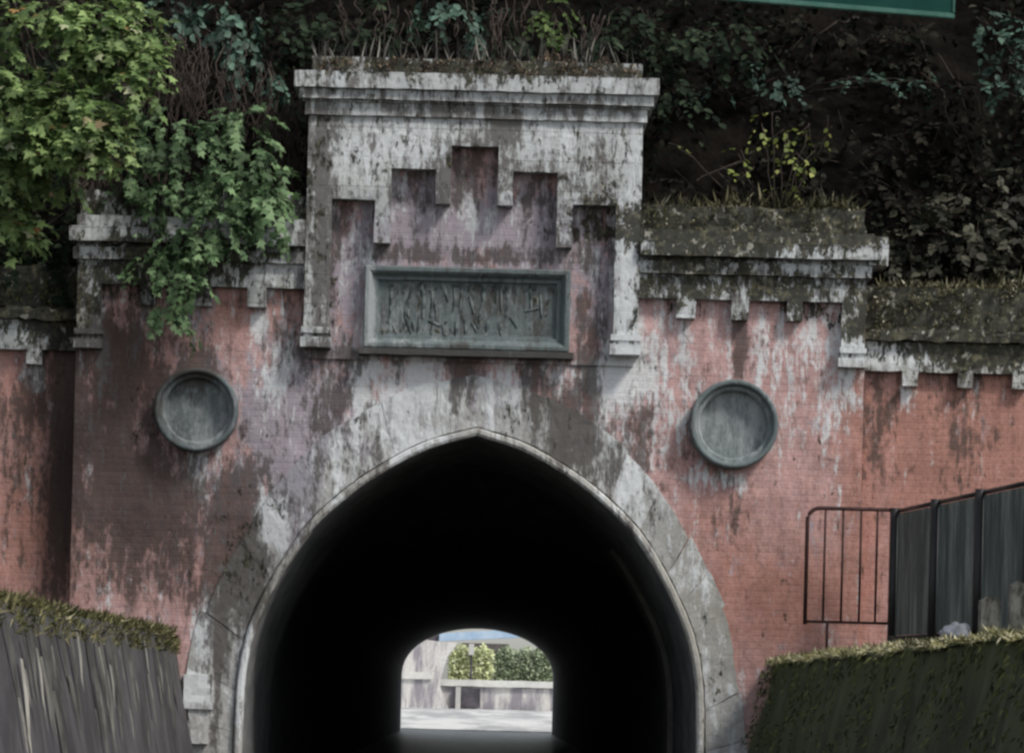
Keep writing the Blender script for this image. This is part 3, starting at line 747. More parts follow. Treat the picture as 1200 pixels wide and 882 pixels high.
def canal_wall(name, label, xt, xb, zt_, mat, ends):
    bm = bmesh.new()
    s = -1 if xt < 0 else 1
    ys = np.linspace(-85, 0.0 if s < 0 else -0.02, 260)
    zs_ = np.linspace(-1.0, zt_, 18)
    rows = []
    for y in ys:
        r = [bm.verts.new((xb + (xt-xb)*max(0, z)/zt_ + s*0.03*noise.noise(Vector((y*0.9, z*1.4, xt))) , y, z)) for z in zs_]
        r.append(bm.verts.new((xt + s*0.05, y, zt_+0.015))); r.append(bm.verts.new((xt + s*0.45, y, zt_+0.02))); r.append(bm.verts.new((xt+s*0.45, y, zt_-0.8)))
        if s > 0:
            drop = 0.55*max(0, 1 - abs(y)/1.0)**2
            for v in r:
                t = max(0, (v.co.z-0.9)/0.75)
                v.co.z += t*(-drop + 0.05*noise.noise(Vector((y*1.1, 0, 9))) + 0.03*noise.noise(Vector((y*3.7, 0, 2))))
                v.co.x += 0.05*noise.noise(Vector((y*2.1, v.co.z*2.4, 4))) + t*0.04
        rows.append(r)
    for a, b in zip(rows, rows[1:]):
        for k in range(len(a)-1): bm.faces.new((a[k], a[k+1], b[k+1], b[k]))
    o = bm_obj(name, bm, mat, None, True)
    return tag(o, label, 'canal wall')
canal_wall('canal_wall', 'plum grey concrete canal wall with pale streaks at lower left', XL, -2.93, 1.76, M['canal_l'], 0)
canal_wall('canal_wall', 'dark mossy canal wall with straw coloured edge at lower right', XR, 2.70, 1.64, M['canal_r'], 0)

# grass along the canal walls
sp = []
for i in range(15000):
    if i % 3 == 0: continue
    y = -R.uniform(0, 1)**1.3*24; x = XL + R.normal()*0.10 - abs(R.normal())*0.12; z = 1.76 + R.uniform(-0.20, 0.06) if x > XL-0.02 else 1.78
    if noise.noise(Vector((y*1.7, z*3, 8))) < -0.22: continue
    if x > XL: x = XL + 0.02 + (1.76-z)*0.16
    sp.append(((x, y, z), (R.normal()*0.5+0.25, R.normal()*0.5, 0.6+R.normal()*0.5), rv(), R.uniform(0.035, 0.10)))
for i in range(9000):
    x = XL - R.uniform(0, 4.5); y = R.uniform(-14, 0.15)
    sp.append(((x, y, 1.74+0.02*(XL-x)), (R.normal()*0.5, R.normal()*0.5, 1), rv(), R.uniform(0.06, 0.16)))
tufts('grass', 'yellow green mossy grass along top of the left canal wall', 'grass', M['grass'], sp)
sp = []
for i in range(9000):
    y = -R.uniform(0, 1)**1.2*24; x = XR + abs(R.normal())*0.16 - 0.05
    zt_ = 1.635 - 0.55*max(0, 1 - abs(y))**2 + 0.05*noise.noise(Vector((y*1.1, 0, 9))) + 0.03*noise.noise(Vector((y*3.7, 0, 2)))
    if noise.noise(Vector((y*2.3, x, 5))) < -0.22: continue
    sp.append(((x, y, zt_), (R.normal()*0.6-0.35, R.normal()*0.5, 0.35+R.normal()*0.5), rv(), R.uniform(0.025, 0.07)))
for i in range(6000):
    x = XR + R.uniform(0, 3.5); y = R.uniform(-9, 0.2)
    sp.append(((x, y, 1.62+0.09*min(1, max(0, (x-XR-.3)))), (R.normal()*0.5, R.normal()*0.5, 1), rv(), R.uniform(0.04, 0.12)))
tufts('grass', 'straw coloured grass edging top of the right canal wall', 'grass', M['strawgrass'], sp)
sp = []
for i in range(4200):
    y = -R.uniform(0, 1)**1.2*24; z = 1.62 - abs(R.normal())*0.55
    x = 2.70 + 0.30*max(0, z)/1.64 - 0.01
    if noise.noise(Vector((y*1.6, z*2.0, 3))) < -0.05: continue
    if y > -1.2: x -= 0.10*R.uniform(); z -= 0.55*max(0, 1+y)**2*(z > 1.0)
    sp.append(((x, y, z), (-0.3+R.normal()*0.25, R.normal()*0.4, -1+R.normal()*0.4), rv()*0.35+np.array((-1.0, -0.9, 0.5)), R.uniform(0.02, 0.065)))
tufts('moss', 'green black moss hanging down the right canal wall', 'moss', M['greenmoss'], sp, width=0.35)
sp = []
for i in range(70):          # dry stems hanging over the left wall
    y = -R.uniform(0, 1)**0.8*15; z = 1.74 - abs(R.normal())*0.28; L = R.uniform(0.25, 0.95)
    if i % 3 == 0: z -= 0.35; L *= 0.5
    x = XL + 0.33*(1-z/1.76) + 0.035
    sp.append(((x, y, z), (0.188+R.normal()*0.012, R.normal()*0.22, -1), (1, -0.3, 0.2), L))
tufts('dry_stems', 'dry pale stems hanging down the left canal wall', 'dry stems', M['dry'], sp, shape=(STEM, STEM_F), width=0.08)

# moss and dry growth on the ledges
def face_moss(name, label, mat, px0, py0, px1, py1, Y, n, size, top=0.4, droop=0.3):
    sp = []
    for i in range(n):
        p = W(R.uniform(px0, px1), py0 + (py1-py0)*R.uniform()**1.2, Y)
        if noise.noise(p*4.5) + 0.5*noise.noise(p*11) < -0.02: continue
        p.y += R.normal()*0.03 - 0.02
        sp.append((tuple(p), (R.normal()*0.6, -0.35+R.normal()*0.3, R.normal()*0.7-droop), rv()+np.array((0, -1.0, .4)), size*R.uniform(0.5, 1.4)))
    for i in range(int(n*top)):
        p = W(R.uniform(px0, px1), py0, Y); p.y += R.uniform(-0.05, 0.5); p.z += R.uniform(-.03, .02)
        if noise.noise(Vector((p.x*2.6, 0, 4))) < -0.05: continue
        p.z += max(0, noise.noise(Vector((p.x*2.6, 0, 4))))*R.uniform(0, 0.14)
        sp.append((tuple(p), (R.normal()*0.5, R.normal()*0.4, 0.9), rv(), size*R.uniform(0.6, 1.7)))
    tufts(name, label, 'moss', mat, sp, width=0.5)
face_moss('moss', 'dark olive moss on the ledge right of the raised centre', M['moss'], 755, 244, 1008, 282, -0.10, 1500, 0.036)
face_moss('moss', 'speckled dark moss on coping of the right wing wall', M['moss'], 1022, 334, 1260, 392, 0.18, 2600, 0.036)
face_moss('moss', 'dark moss on coping of the left wing wall', M['greenmoss'], -60, 334, 84, 374, 0.18, 900, 0.040)
face_moss('dry_growth', 'brown dry growth along top of the raised centre', M['brownmoss'], 368, 71, 748, 96, -0.14, 1900, 0.042, 0.5)
face_moss('moss', 'dark moss on the left ledge under the hanging vine', M['greenmoss'], 100, 262, 345, 285, -0.10, 700, 0.04)
sp = []
for i in range(130):
    p = W(R.uniform(370, 748), 74, R.uniform(-0.05, 0.4)); sp.append((tuple(p), (R.normal()*0.25, R.normal()*0.2, 1), rv(), R.uniform(0.1, 0.34)))
tufts('dry_grass', 'thin dry grass standing on top of the raised centre', 'grass', M['dry'], sp, width=0.06)

sp = []
for x0_, x1_, py_, Y0, Y1, n in ((770, 1005, 246, -0.05, 0.35, 150), (1030, 1230, 336, 0.25, 0.7, 170), (-40, 80, 338, 0.25, 0.7, 60)):
    for i in range(n):
        p = W(R.uniform(x0_, x1_), py_+4, R.uniform(Y0, Y1)); L = R.uniform(0.05, 0.16)*(1+max(0, 2*noise.noise(p*1.3)))
        for k in range(3): sp.append((tuple(p), (R.normal()*0.45, -0.2+R.normal()*0.35, 0.8), rv(), L*R.uniform(0.7, 1.2)))
tufts('weeds', 'small weeds sprouting from the mossy ledges', 'weeds', M['moss'], sp, width=0.13)

# ------------------------------------------------------------------ fence, gate, small things on the right bank
def at(px, py, Y): return W(px, py, Y)
gate = thing('railing_panel', 'rusty tubular railing panel with five upright bars before red wall', 'railing', (3.8, -0.5, 1.65))
yg = -0.5
gx0, gx1, gz0, gz1 = at(945, 660, yg).x, at(1051, 660, yg).x, at(1000, 729, yg).z, at(1000, 596, yg).z
bm = bmesh.new()
r = 0.13
fr = [(gx0, gz0-0.03), (gx0, gz1-r)] + [(gx0+r-r*math.cos(a), gz1-r+r*math.sin(a)) for a in np.linspace(0, math.pi/2, 7)][1:] + [(gx1, gz1)]
tube(bm, [(a, yg, b) for a, b in fr], 0.021, 8)
bm_obj('top_rail', bm, M['rust_metal'], gate, True)
bm = bmesh.new(); tube(bm, [(gx0, yg, gz0), (gx1, yg, gz0)], 0.015, 8); bm_obj('bottom_rail', bm, M['rust_metal'], gate, True)
for px in (966, 987, 1008, 1027, 1048):
    x = at(px, 660, yg).x
    bm = bmesh.new(); tube(bm, [(x, yg, gz0), (x, yg, gz1)], 0.0125, 8); bm_obj('bar', bm, M['rust_metal'], gate, True)
x = at(969, 745, yg).x
bm = bmesh.new(); tube(bm, [(x, yg, 1.55), (x, yg, gz0)], 0.015, 8); bm_obj('leg', bm, M['rust_metal'], gate, True)

fence = thing('fence', 'dark slatted metal fence running along the right bank', 'fence', (4.5, -3, 1.7))
fa, fb = Vector((4.285, -0.52, 0)), Vector((4.86, -6.3, 0))
zt1, zb1 = 3.235, 1.92
dv = (fb-fa); Lf = dv.length; dn = dv.normalized()
pn = Vector((dn.y, -dn.x, 0))          # toward the canal side
if pn.x > 0: pn = -pn
np_ = 4
for i in range(np_+1):
    p = fa + dv*(i/3.0)
    bm = bmesh.new(); p = p + pn*0.035; tube(bm, [(p.x, p.y, 1.5), (p.x, p.y, zt1+0.03)], 0.052, 8); bm_obj('fence_post', bm, M['black_metal'], fence, True)
for i in range(np_):
    a = fa + dv*(i/3.0); b = fa + dv*((i+1)/3.0)
    a2 = a + dn*0.05; b2 = b - dn*0.05
    bm = bmesh.new()
    nsl = 11
    for k in range(nsl):
        c0 = a2.lerp(b2, k/nsl); c1 = a2.lerp(b2, (k+0.78)/nsl); c2 = a2.lerp(b2, (k+1)/nsl)
        o0 = pn*0.012; o1 = pn*-0.012
        q = [c0+o0, c1+o0, c1+o1, c2+o1]
        lo = [bm.verts.new((v.x, v.y, zb1+0.02)) for v in q]; hi = [bm.verts.new((v.x, v.y, zt1-0.03)) for v in q]
        for m in range(3): bm.faces.new((lo[m], lo[m+1], hi[m+1], hi[m]))
    bm_obj('slat_panel', bm, M['slat'], fence)
    bm = bmesh.new()
    tube(bm, [a + Vector((0, 0, zt1)), b + Vector((0, 0, zt1))], 0.024, 6)
    bm_obj('fence_rail', bm, M['black_metal'], fence, True); bm = bmesh.new()
    tube(bm, [a + Vector((0, 0, zb1)), b + Vector((0, 0, zb1))], 0.020, 6)
    bm_obj('fence_rail', bm, M['black_metal'], fence, True)

bench = thing('plank', 'low blackened timber plank raised on two short blocks beside the fence', 'plank', (4.2, -4.5, 1.65))
q0, q1 = at(1042, 750, -4.5), at(1148, 750, -4.5)
bm = bmesh.new(); box(bm, q0.x, q1.x, -4.62, -4.36, q0.z-0.045, q0.z+0.045); grid(bm, 0.1); rough_up(bm, 0.01, 7); bm_obj('board', bm, M['timber'], bench)
for x in (q0.x+0.05, q1.x-0.08):
    bm = bmesh.new(); box(bm, x-0.04, x+0.04, -4.56, -4.42, 1.60, q0.z-0.047); bm_obj('block', bm, M['timber'], bench)

bm = bmesh.new()
bmesh.ops.create_icosphere(bm, subdivisions=4, radius=1.0)
c = at(1122, 737, -4.49)
for v in bm.verts:
    n_ = noise.noise(v.co*1.6)*0.35 + noise.noise(v.co*4)*0.12
    v.co = Vector((v.co.x*0.15, v.co.y*0.10, max(v.co.z, -0.5)*0.12))*(1+n_)
    v.co.z = max(v.co.z, -0.055)
zb = q0.z+0.058
for v in bm.verts: v.co += Vector((c.x, -4.49, zb))
tag(bm_obj('plastic_bag', bm, M['bag'], None, False), 'crumpled white plastic bag lying on the dark plank', 'bag')

def stake(label, px, w, ytop, Y):
    p = at(px, 740, Y); zt_ = at(px, ytop, Y).z; k = w*S*(D+Y)/D*0.5
    bm = bmesh.new()
    slab(bm, [(p.x-k, 1.5), (p.x-k*0.96, zt_-0.02), (p.x-k*0.3, zt_+0.015), (p.x+k*0.7, zt_), (p.x+k, zt_-0.03), (p.x+k, 1.5)], Y-k, Y+k)
    grid(bm, 0.05); rough_up(bm, 0.012, 9)
    tag(bm_obj('stake', bm, M['post'], None), label, 'post')
stake('shorter weathered pale post standing between plank and right edge', 1159, 24, 701, -7.0)
stake('taller weathered pale post cut by the right edge of the photo', 1192, 20, 683, -7.2)

# ------------------------------------------------------------------ green sign
ys = -15.0
pr_, plf = at(1117, 23, ys), at(800, -3, ys - 0.55)
sgn = thing('hanging_sign', 'dark green sign board with pale rim hanging overhead at top right', 'sign', (4.25, -14.7, 1.6))
e = (plf - pr_); e.z = 0; e.normalize()
wS, hS = 2.3, 0.75
zb_ = pr_.z
nS = Vector((e.y, -e.x, 0));
if nS.y > 0: nS = -nS
def sign_box(name, s0, s1, z0, z1, t0, t1, mat):
    bm = bmesh.new()
    vs = []
    for s in (s0, s1):
        for t in (t0, t1):
            for z in (z0, z1):
                q = pr_ + e*s + nS*t; vs.append(bm.verts.new((q.x, q.y, z)))
    for f in ((0,1,3,2), (4,6,7,5), (0,4,5,1), (2,3,7,6), (0,2,6,4), (1,5,7,3)): bm.faces.new([vs[i] for i in f])
    bmesh.ops.bevel(bm, geom=bm.edges[:], offset=0.006, segments=2, affect='EDGES')
    return bm_obj(name, bm, mat, sgn)
rimw = 0.036
sign_box('board', 0.02, wS-0.02, zb_+0.02, zb_+hS-0.02, -0.02, 0.02, M['sign'])
sign_box('rim', 0, wS, zb_, zb_+rimw, -0.03, 0.03, M['sign_rim'])
sign_box('rim', 0, wS, zb_+hS-rimw, zb_+hS, -0.03, 0.03, M['sign_rim'])
sign_box('rim', 0, 0.02, zb_+rimw+.001, zb_+hS-rimw-.001, -0.03, 0.03, M['sign_rim'])
sign_box('rim', wS-0.02, wS, zb_+rimw+.001, zb_+hS-rimw-.001, -0.03, 0.03, M['sign_rim'])
bm = bmesh.new(); pole = Vector((4.25, -14.7, 0)); zt_ = zb_+hS+0.35
tube(bm, [(pole.x, pole.y, 1.4), (pole.x, pole.y, zt_+0.2)], [0.09, 0.075], 12); bm_obj('pole', bm, M['galv'], sgn, True)
bm = bmesh.new(); q = pr_ + e*(wS-0.3); tube(bm, [(pole.x, pole.y, zt_), (q.x, q.y, zt_)], 0.05, 10); bm_obj('arm', bm, M['galv'], sgn, True)
for s in (0.35, wS-0.35):
    q = pr_ + e*s; bm = bmesh.new(); tube(bm, [(q.x, q.y, zb_+hS-0.01), (q.x, q.y, zt_)], 0.02, 8); bm_obj('hanger', bm, M['galv'], sgn, True)

# ------------------------------------------------------------------ plants
MP = (MAPLE, MAPLE_F)
plant('maple_tree', 'bright green maple with a few orange leaves at upper left', 'tree', (-6.3, 1.3, 5.6),
      [(115,35,42,30,-1.2,1.2), (60,12,40,16,-1.2,.9), (150,70,32,22,-1.3,.9), (140,15,32,18,-1.1,.8), (35,112,34,18,-1.4,.9), (85,118,40,18,-1.5,1.0), (25,150,34,24,-1.5,1.0),
       (100,152,38,20,-1.5,1.0), (135,160,22,18,-1.4,.5), (10,180,26,16,-1.4,.6), (-20,60,40,60,-1.2,1.0), (-30,180,40,40,-1.3,1), (15,225,22,40,-0.9,.7), (160,105,14,14,-1.3,.25), (95,75,14,14,-1.2,.3), (8,20,14,12,-1.2,.2), (60,140,50,30,-1.0,1.0), (20,260,24,20,-.8,.5), (180,45,18,22,-1.1,.5), (60,200,30,16,-.9,.5)],
      0.105, M['maple'], 300, 0.045, MP, 0.55, trunk=[(-6.3, 1.3, 5.5), (-6.2, 1.2, 6.8), (-6.0, 0.9, 8.0), (-5.8, 0.7, 9.2), (-5.7, 0.6, 10.2)], stem='trunk')
plant('hanging_vine', 'green leafy vine draped over the left ledge down toward the roundel', 'vine', (-3.6, 1.0, 6.5),
      [(200,150,24,30,-.2,.6), (235,175,36,40,-.3,1.0), (285,145,36,26,-.2,.8), (300,190,30,32,-.35,.9), (312,235,24,26,-.4,.7), (190,225,26,30,-.3,.8), (245,250,36,30,-.45,1.0), (205,285,34,24,-.45,.9),
       (215,325,20,24,-.45,.5), (196,362,22,14,-.40,.4), (328,268,12,10,-.4,.15), (150,205,16,20,-.2,.35), (270,215,30,30,-.35,.7), (235,295,16,20,-.45,.3), (175,300,14,20,-.4,.25), (225,375,10,8,-.4,.12), (290,262,16,12,-.4,.3), (170,170,20,26,-.1,.5), (260,215,40,40,-.2,.8), (330,215,10,30,-.3,.3)],
      0.092, M['vine'], 190, 0.015, MP, 0.9, crown='leaves', stem='stems')
plant('broadleaf_shrub', 'bluish green shrub hanging at top left of the raised centre', 'shrub', (-2.9, 2.5, 8.2),
      [(195,12,26,18,1.0,.7), (270,25,28,28,1.0,.9), (288,60,18,22,.9,.6), (325,92,10,16,.7,.3), (245,5,30,14,1.0,.6), (310,20,14,20,1.0,.3), (270,80,8,20,.9,.2)],
      0.10, M['teal'], 120, 0.02, droop=0.9)
plant('broadleaf_shrub', 'small green branch dangling above middle of the raised centre', 'shrub', (-0.4, 2.2, 9.4),
      [(525,8,22,12,.6,.7), (545,30,14,10,.5,.45), (556,44,8,7,.5,.2), (500,4,14,10,.6,.3)], 0.09, M['teal'], 90, 0.015, droop=1.0)
plant('broadleaf_shrub', 'yellow green sapling growing just behind top of the raised centre', 'shrub', (0.7, 1.1, 7.0),
      [(650,15,20,20,1.0,.9), (638,45,7,12,.9,.25), (668,30,10,16,1.0,.3), (635,10,14,10,1.0,.3)], 0.085, M['lime'], 80, 0.012, droop=0.8)
plant('fern', 'bluish fern frond spread on dark slope below the green sign', 'fern', (3.0, 2.6, 7.8),
      [(1000,92,14,5,2.0,.4), (1035,97,16,4,1.9,.5), (1075,98,18,4,1.9,.5), (1100,98,10,3,1.9,.2)], 0.07, M['teal'], 90, 0.01, droop=0.2, crown='fronds')
plant('fern', 'dim bluish fern on dark slope right of the raised centre', 'fern', (2.2, 2.6, 7.6),
      [(880,80,18,10,2.0,.5), (910,92,22,8,1.9,.6), (840,95,20,12,2.0,.4), (935,100,14,10,1.9,.3), (860,70,10,8,2,.2)], 0.075, M['teal'], 80, 0.01, droop=0.5, crown='fronds')
plant('broadleaf_shrub', 'bluish green shrub at the right edge beside the green sign', 'shrub', (6.2, 2.4, 7.6),
      [(1180,75,24,24,1.2,1.0), (1165,100,14,12,1.2,.4), (1200,40,24,30,1.2,1.0), (1150,20,16,14,1.3,.3)], 0.09, M['teal'], 110, 0.02)
plant('yellow_sapling', 'slender sapling with yellow green leaves behind the right ledge', 'sapling', (3.05, 1.0, 6.0),
      [(895,150,14,6,.8,.35), (920,158,16,6,.8,.45), (945,157,14,6,.8,.4), (975,148,8,6,.8,.15), (930,187,14,8,.8,.4), (950,187,8,5,.8,.2), (865,180,9,8,.8,.2), (905,132,5,6,.8,.1), (930,205,8,12,.8,.2), (918,228,14,12,.8,.35), (840,200,14,10,.8,.15), (792,172,4,5,.8,.06)],
      0.075, M['yellow'], 42, 0.009, droop=0.6, bark='twig', crown='leaves', spray=4)
plant('olive_bush', 'dull olive bush above coping of the right wing wall', 'bush', (4.9, 1.4, 5.8),
      [(1095,285,36,26,.9,1.0), (1140,265,34,28,1.0,1.0), (1060,275,18,20,1.0,.5), (1180,290,30,26,.9,.9), (1120,225,34,26,1.3,.7), (1185,225,30,30,1.3,.7), (1070,310,30,12,.8,.5), (1150,312,40,12,.8,.6), (1220,270,30,40,1,.8)],
      0.115, M['olive'], 110, 0.025)
dark_specs = [
 ('dark bush at the far left above the left wing wall', (-5.4, 1.0, 5.5), [(20,260,40,40,.5,1), (60,300,40,30,.4,1), (110,230,34,30,.6,.8), (100,280,34,24,.4,.8), (40,320,50,16,.3,.7), (135,265,24,24,.3,.6), (5,300,30,30,.5,.7)], 'darkleaf', .10),
 ('dark green bush in shade behind the maple', (-5.0, 2.6, 8.0), [(30,55,50,40,1.2,1.2), (90,90,50,30,1.2,1.0), (170,40,40,30,1.4,.8), (60,190,60,30,1.0,1.0), (150,180,40,40,.9,.8)], 'darkleaf', .11),
 ('dark shrub overhanging between vine and raised centre', (-2.4, 2.0, 7.6), [(340,40,26,40,1.2,.9), (380,25,40,22,1.4,.8), (335,150,16,40,.8,.5), (420,45,30,18,1.3,.6), (345,110,14,30,.9,.4), (460,25,34,22,1.5,.7)], 'darkleaf', .10),
 ('dark shrub in shade right above the raised centre', (1.8, 2.8, 8.0), [(740,30,40,30,1.5,1.0), (800,50,40,30,1.7,1.0), (790,110,34,40,1.4,.9), (590,30,40,24,1.6,.7), (700,50,30,20,1.4,.5), (860,40,40,24,1.9,.8)], 'darkleaf', .10),
 ('dim brownish shrub in the middle of the dark right slope', (3.6, 2.6, 7.3), [(1000,180,50,40,1.5,1.0), (1080,160,50,40,1.7,1.0), (960,230,40,20,1.1,.7), (1040,230,40,24,1.2,.8), (860,215,40,20,1.0,.6), (800,225,36,18,.9,.5)], 'olive2', .10),
 ('dim shrub below the green sign on the upper right slope', (4.4, 3.6, 9.0), [(960,40,50,26,2.4,.9), (1060,50,50,26,2.4,.9), (1130,110,40,30,1.8,.8), (1130,170,40,30,1.5,.8)], 'olive2', .10)]
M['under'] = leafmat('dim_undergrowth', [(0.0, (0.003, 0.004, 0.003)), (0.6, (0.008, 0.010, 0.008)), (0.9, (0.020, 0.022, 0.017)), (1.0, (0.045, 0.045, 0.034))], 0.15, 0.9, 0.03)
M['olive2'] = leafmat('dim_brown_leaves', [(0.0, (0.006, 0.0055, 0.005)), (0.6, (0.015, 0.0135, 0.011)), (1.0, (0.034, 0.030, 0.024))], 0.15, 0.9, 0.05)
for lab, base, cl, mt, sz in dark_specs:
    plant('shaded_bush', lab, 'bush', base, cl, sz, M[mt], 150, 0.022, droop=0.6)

# leafy undergrowth over the whole slope
lv = Leaves()
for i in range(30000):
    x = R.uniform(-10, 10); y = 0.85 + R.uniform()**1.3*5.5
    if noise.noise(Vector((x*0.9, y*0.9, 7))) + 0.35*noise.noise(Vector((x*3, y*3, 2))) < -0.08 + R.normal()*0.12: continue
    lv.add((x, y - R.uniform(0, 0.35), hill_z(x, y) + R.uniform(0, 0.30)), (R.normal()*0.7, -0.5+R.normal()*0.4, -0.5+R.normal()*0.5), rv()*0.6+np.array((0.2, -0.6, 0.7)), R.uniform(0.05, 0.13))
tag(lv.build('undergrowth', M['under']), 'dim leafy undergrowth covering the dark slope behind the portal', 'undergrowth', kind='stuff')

# dry hanging roots on the slope
def strands(label, spots, n, group=None):
    bm = bmesh.new()
    for i in range(n):
        px, py, w, hh, Y = spots[R.integers(len(spots))]
        a = W(px + R.uniform(-w, w), py - hh*R.uniform(0.3, 1), Y); b = W(px + R.uniform(-w, w), py + hh*R.uniform(0.2, 1), Y-0.15)
        b.x = a.x + (b.x-a.x)*0.25
        pts = bent(a, b, 0, 6, 0.35); tube(bm, pts, list(np.linspace(R.uniform(.004, .011), .003, len(pts))), 4, False)
    t = bm_obj('hanging_roots', bm, M['twig'], None, True)
    tag(t, label, 'roots', kind='stuff')
strands('tangle of dry brown roots hanging behind the green vine', [(190,95,50,60,.35), (240,100,50,60,.35), (290,120,40,50,.4), (330,190,20,80,.4), (170,240,40,60,.2), (110,220,30,50,.2)], 260)
strands('thin bare stems hanging on dark slope above the raised centre', [(600,30,30,40,.9), (430,30,50,40,.9), (680,40,40,30,.9), (500,40,50,30,.9)], 60)

# ------------------------------------------------------------------ beyond the far end of the tunnel
YF = 247.0; kF = S*(D+YF)/D
def fx(zx): return (440 + zx/5 - VU)*kF
def fz(zy): return (VV - (722 + zy/5))*kF + HC
bank = thing('far_bank', 'pale streaked bank wall across the water beyond the tunnel', 'bank wall', (0, YF, 0))
bm = bmesh.new(); box(bm, -30, 30, YF, YF+1, -1, fz(412)); grid(bm, 0.8); rough_up(bm, 0.10, 1.0); bm_obj('wall', bm, M['far_bank'], bank)
bm = bmesh.new(); box(bm, -30, 30, YF-0.25, YF+1.2, fz(410), fz(372)); grid(bm, 0.8); rough_up(bm, 0.08, 1.0); bm_obj('coping', bm, M['far_pale'], bank)
bm = bmesh.new(); box(bm, fx(505), fx(615), YF-0.35, YF-0.15, fz(535), fz(420)); bm_obj('culvert', bm, M['far_dark'], bank)
bm = bmesh.new(); box(bm, fx(470), fx(500), YF-0.5, YF-0.2, fz(545), fz(415)); bm_obj('buttress', bm, M['far_wall'], bank)
bm = bmesh.new(); box(bm, -60, 60, 84, YF-0.4, -0.5, 0.03); bm_obj('water_sheen_sheet', bm, M['far_sheen'], bank)  # pale sheet over the water, its colour standing for the bright reflection
bm = bmesh.new(); box(bm, -200, 200, YF+1, YF+400, -1, fz(380)); struct('far_ground', bm, M['far_hedge'])
def far_hedge(label, x0, x1, z0, z1, y, dep, mat, n):
    t = thing('hedge', label, 'hedge', ((x0+x1)/2, y, z0))
    bm = bmesh.new(); box(bm, x0+.2, x1-.2, y+.2, y+dep, z0, z1-.25); grid(bm, 0.4, 'xyz'); rough_up(bm, 0.35, 1.3); bm_obj('core', bm, mat, t)
    lv = Leaves()
    for i in range(n):
        x = R.uniform(x0, x1); zt_ = z1 + 0.35 - 0.9*abs(noise.noise(Vector((x*0.55, y, 1)))) - 0.6*max(0, abs((x-(x0+x1)/2)/(x1-x0)*2)-0.6)
        lv.add((x, y+R.normal()*0.25, R.uniform(z0, zt_)), rv()+np.array((0, -0.4, -0.3)), rv()*0.35+np.array((0.2, -1, .8)), R.uniform(0.12, 0.30))
    lv.build('foliage', M['far_leaf'] if mat is M['far_hedge'] else M['far_leaf2'], t)
far_hedge('bright yellow green hedge seen through the tunnel', fx(425), fx(685), fz(385), fz(195), YF+2, 2.0, M['far_hedge'], 2200)
far_hedge('darker green hedge seen at right through the tunnel', fx(690), fx(1060), fz(385), fz(190), YF+2.5, 2.0, M['far_bush'], 2200)
far = thing('far_house', 'house with dark roof seen through the tunnel', 'house', (fx(600), YF+8, 0))
bm = bmesh.new(); box(bm, fx(470), fx(790), YF+7, YF+11, fz(380), fz(190)); bm_obj('wall', bm, M['far_wall'], far)
bm = bmesh.new(); slab(bm, [(fx(455), fz(195)), (fx(500), fz(150)), (fx(770), fz(150)), (fx(810), fz(195))], YF+6.6, YF+11.4); bm_obj('roof', bm, M['far_roof'], far)
bm = bmesh.new(); box(bm, fx(690), fx(760), YF+6.85, YF+6.99, fz(340), fz(210)); bm_obj('door', bm, M['far_roof'], far)
br = thing('footbridge', 'pale blue footbridge girder high in the view through the tunnel', 'bridge', (fx(560), YF-30, 0))
kB = S*(D+YF-30)/D
bx = lambda zx: (440 + zx/5 - VU)*kB
bz = lambda zy: (VV - (722 + zy/5))*kB + HC
bm = bmesh.new(); slab(bm, [(bx(365), bz(150)), (bx(365), bz(105)), (bx(900), bz(62)), (bx(900), bz(112))], YF-30, YF-28); bm_obj('girder', bm, M['blue'], br)
for zx in (330, 930):
    bm = bmesh.new(); tube(bm, [(bx(zx)-(2.6 if zx < 500 else -2.6), YF-29, -1), (bx(zx)-(2.6 if zx < 500 else -2.6), YF-29, bz(110))], 0.4, 10); bm_obj('pier', bm, M['far_pale'], br)
bm = bmesh.new(); slab(bm, [(bx(80), bz(108)+.4), (bx(364), bz(106)), (bx(364), bz(150)), (bx(80), bz(150)+.4)], YF-29.8, YF-28.2); bm_obj('approach_span', bm, M['far_dark'], br)
slp = thing('concrete_slope', 'grey concrete slope at left beyond the tunnel', 'slope', (fx(250), YF-4, 0))
P = [(fx(-200), -0.6), (fx(-200), fz(120)), (fx(300), fz(150)), (fx(475), fz(160)), (fx(450), fz(200)), (fx(420), fz(240)), (fx(400), fz(300)), (fx(385), fz(360)), (fx(380), fz(420)), (fx(430), fz(545)), (fx(430), -0.6)]
bm = bmesh.new(); slab(bm, P, YF-3, YF-0.6); bm_obj('slab', bm, M['far_bank'], slp)
bm = bmesh.new(); slab(bm, [(fx(-200), fz(380)), (fx(-200), fz(335)), (fx(320), fz(335)), (fx(330), fz(375))], YF-3.2, YF-2.99); bm_obj('ledge', bm, M['far_pale'], slp)
bm = bmesh.new(); tube(bm, [(fx(556), YF+1.2, fz(380)), (fx(556), YF+1.2, fz(200))], 0.08, 8); o1 = bm
lampT = thing('marker_post', 'white topped marker post in front of the far hedge', 'post', (fx(556), YF+1.2, 0))
bm_obj('post', bm, M['far_dark'], lampT); bm = bmesh.new(); box(bm, fx(540), fx(572), YF+1.0, YF+1.1, fz(225), fz(160)); bm_obj('plate', bm, M['far_wall'], lampT)

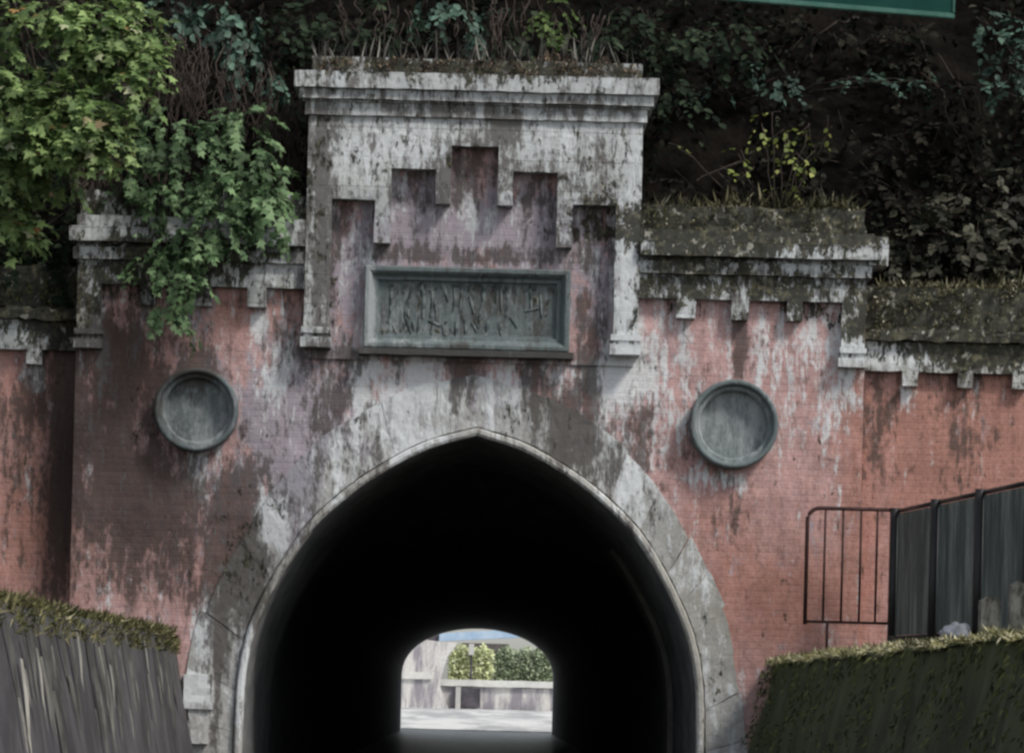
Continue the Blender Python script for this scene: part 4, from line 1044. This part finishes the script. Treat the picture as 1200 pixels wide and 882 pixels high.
# ------------------------------------------------------------------ light, sky, camera
w = bpy.data.worlds.new('World'); SC.world = w; w.use_nodes = True
nt = w.node_tree; nt.nodes.clear()
sky = nt.nodes.new('ShaderNodeTexSky'); sky.sky_type = 'NISHITA'; sky.sun_disc = False
EL, AZ = math.radians(48), math.radians(128)       # azimuth clockwise from +Y: the light comes from behind and right of the camera
sky.sun_elevation = EL; sky.sun_rotation = AZ; sky.air_density = 1.0; sky.dust_density = 1.5; sky.ozone_density = 1.0
hs = nt.nodes.new('ShaderNodeHueSaturation'); hs.inputs['Saturation'].default_value = 0.35
bg = nt.nodes.new('ShaderNodeBackground'); bg.inputs[1].default_value = 0.165
wo = nt.nodes.new('ShaderNodeOutputWorld')
nt.links.new(sky.outputs[0], hs.inputs['Color']); nt.links.new(hs.outputs[0], bg.inputs[0]); nt.links.new(bg.outputs[0], wo.inputs[0])
sd = bpy.data.lights.new('sun', 'SUN'); sd.energy = 3.1; sd.angle = math.radians(11); sd.color = (1.0, 0.96, 0.90)
so = bpy.data.objects.new('sun', sd); C.objects.link(so)
dirv = Vector((math.sin(AZ)*math.cos(EL), math.cos(AZ)*math.cos(EL), math.sin(EL)))
so.rotation_euler = dirv.to_track_quat('Z', 'Y').to_euler(); so.location = dirv*60

cam = bpy.data.cameras.new('camera'); co = bpy.data.objects.new('camera', cam); C.objects.link(co); SC.camera = co
cam.sensor_width = 36; cam.lens = 36*D/(1200*S); cam.clip_end = 3000; cam.clip_start = 0.5
cam.shift_x = (600-VU)/1200; cam.shift_y = (VV-441)/1200
co.matrix_world = Matrix.Translation((0, -D, HC)) @ Matrix.Rotation(math.radians(90), 4, 'X') @ Matrix.Rotation(ROLL, 4, 'Z')

SC.view_settings.view_transform = 'Standard'; SC.view_settings.look = 'None'; SC.view_settings.exposure = 0; SC.view_settings.gamma = 1
SC.render.engine = 'CYCLES'
SC.cycles.use_denoising = True
SC.cycles.max_bounces = 6; SC.cycles.diffuse_bounces = 3; SC.cycles.transparent_max_bounces = 8
SC.cycles.pixel_filter_type = 'BLACKMAN_HARRIS'; SC.cycles.filter_width = 2.6
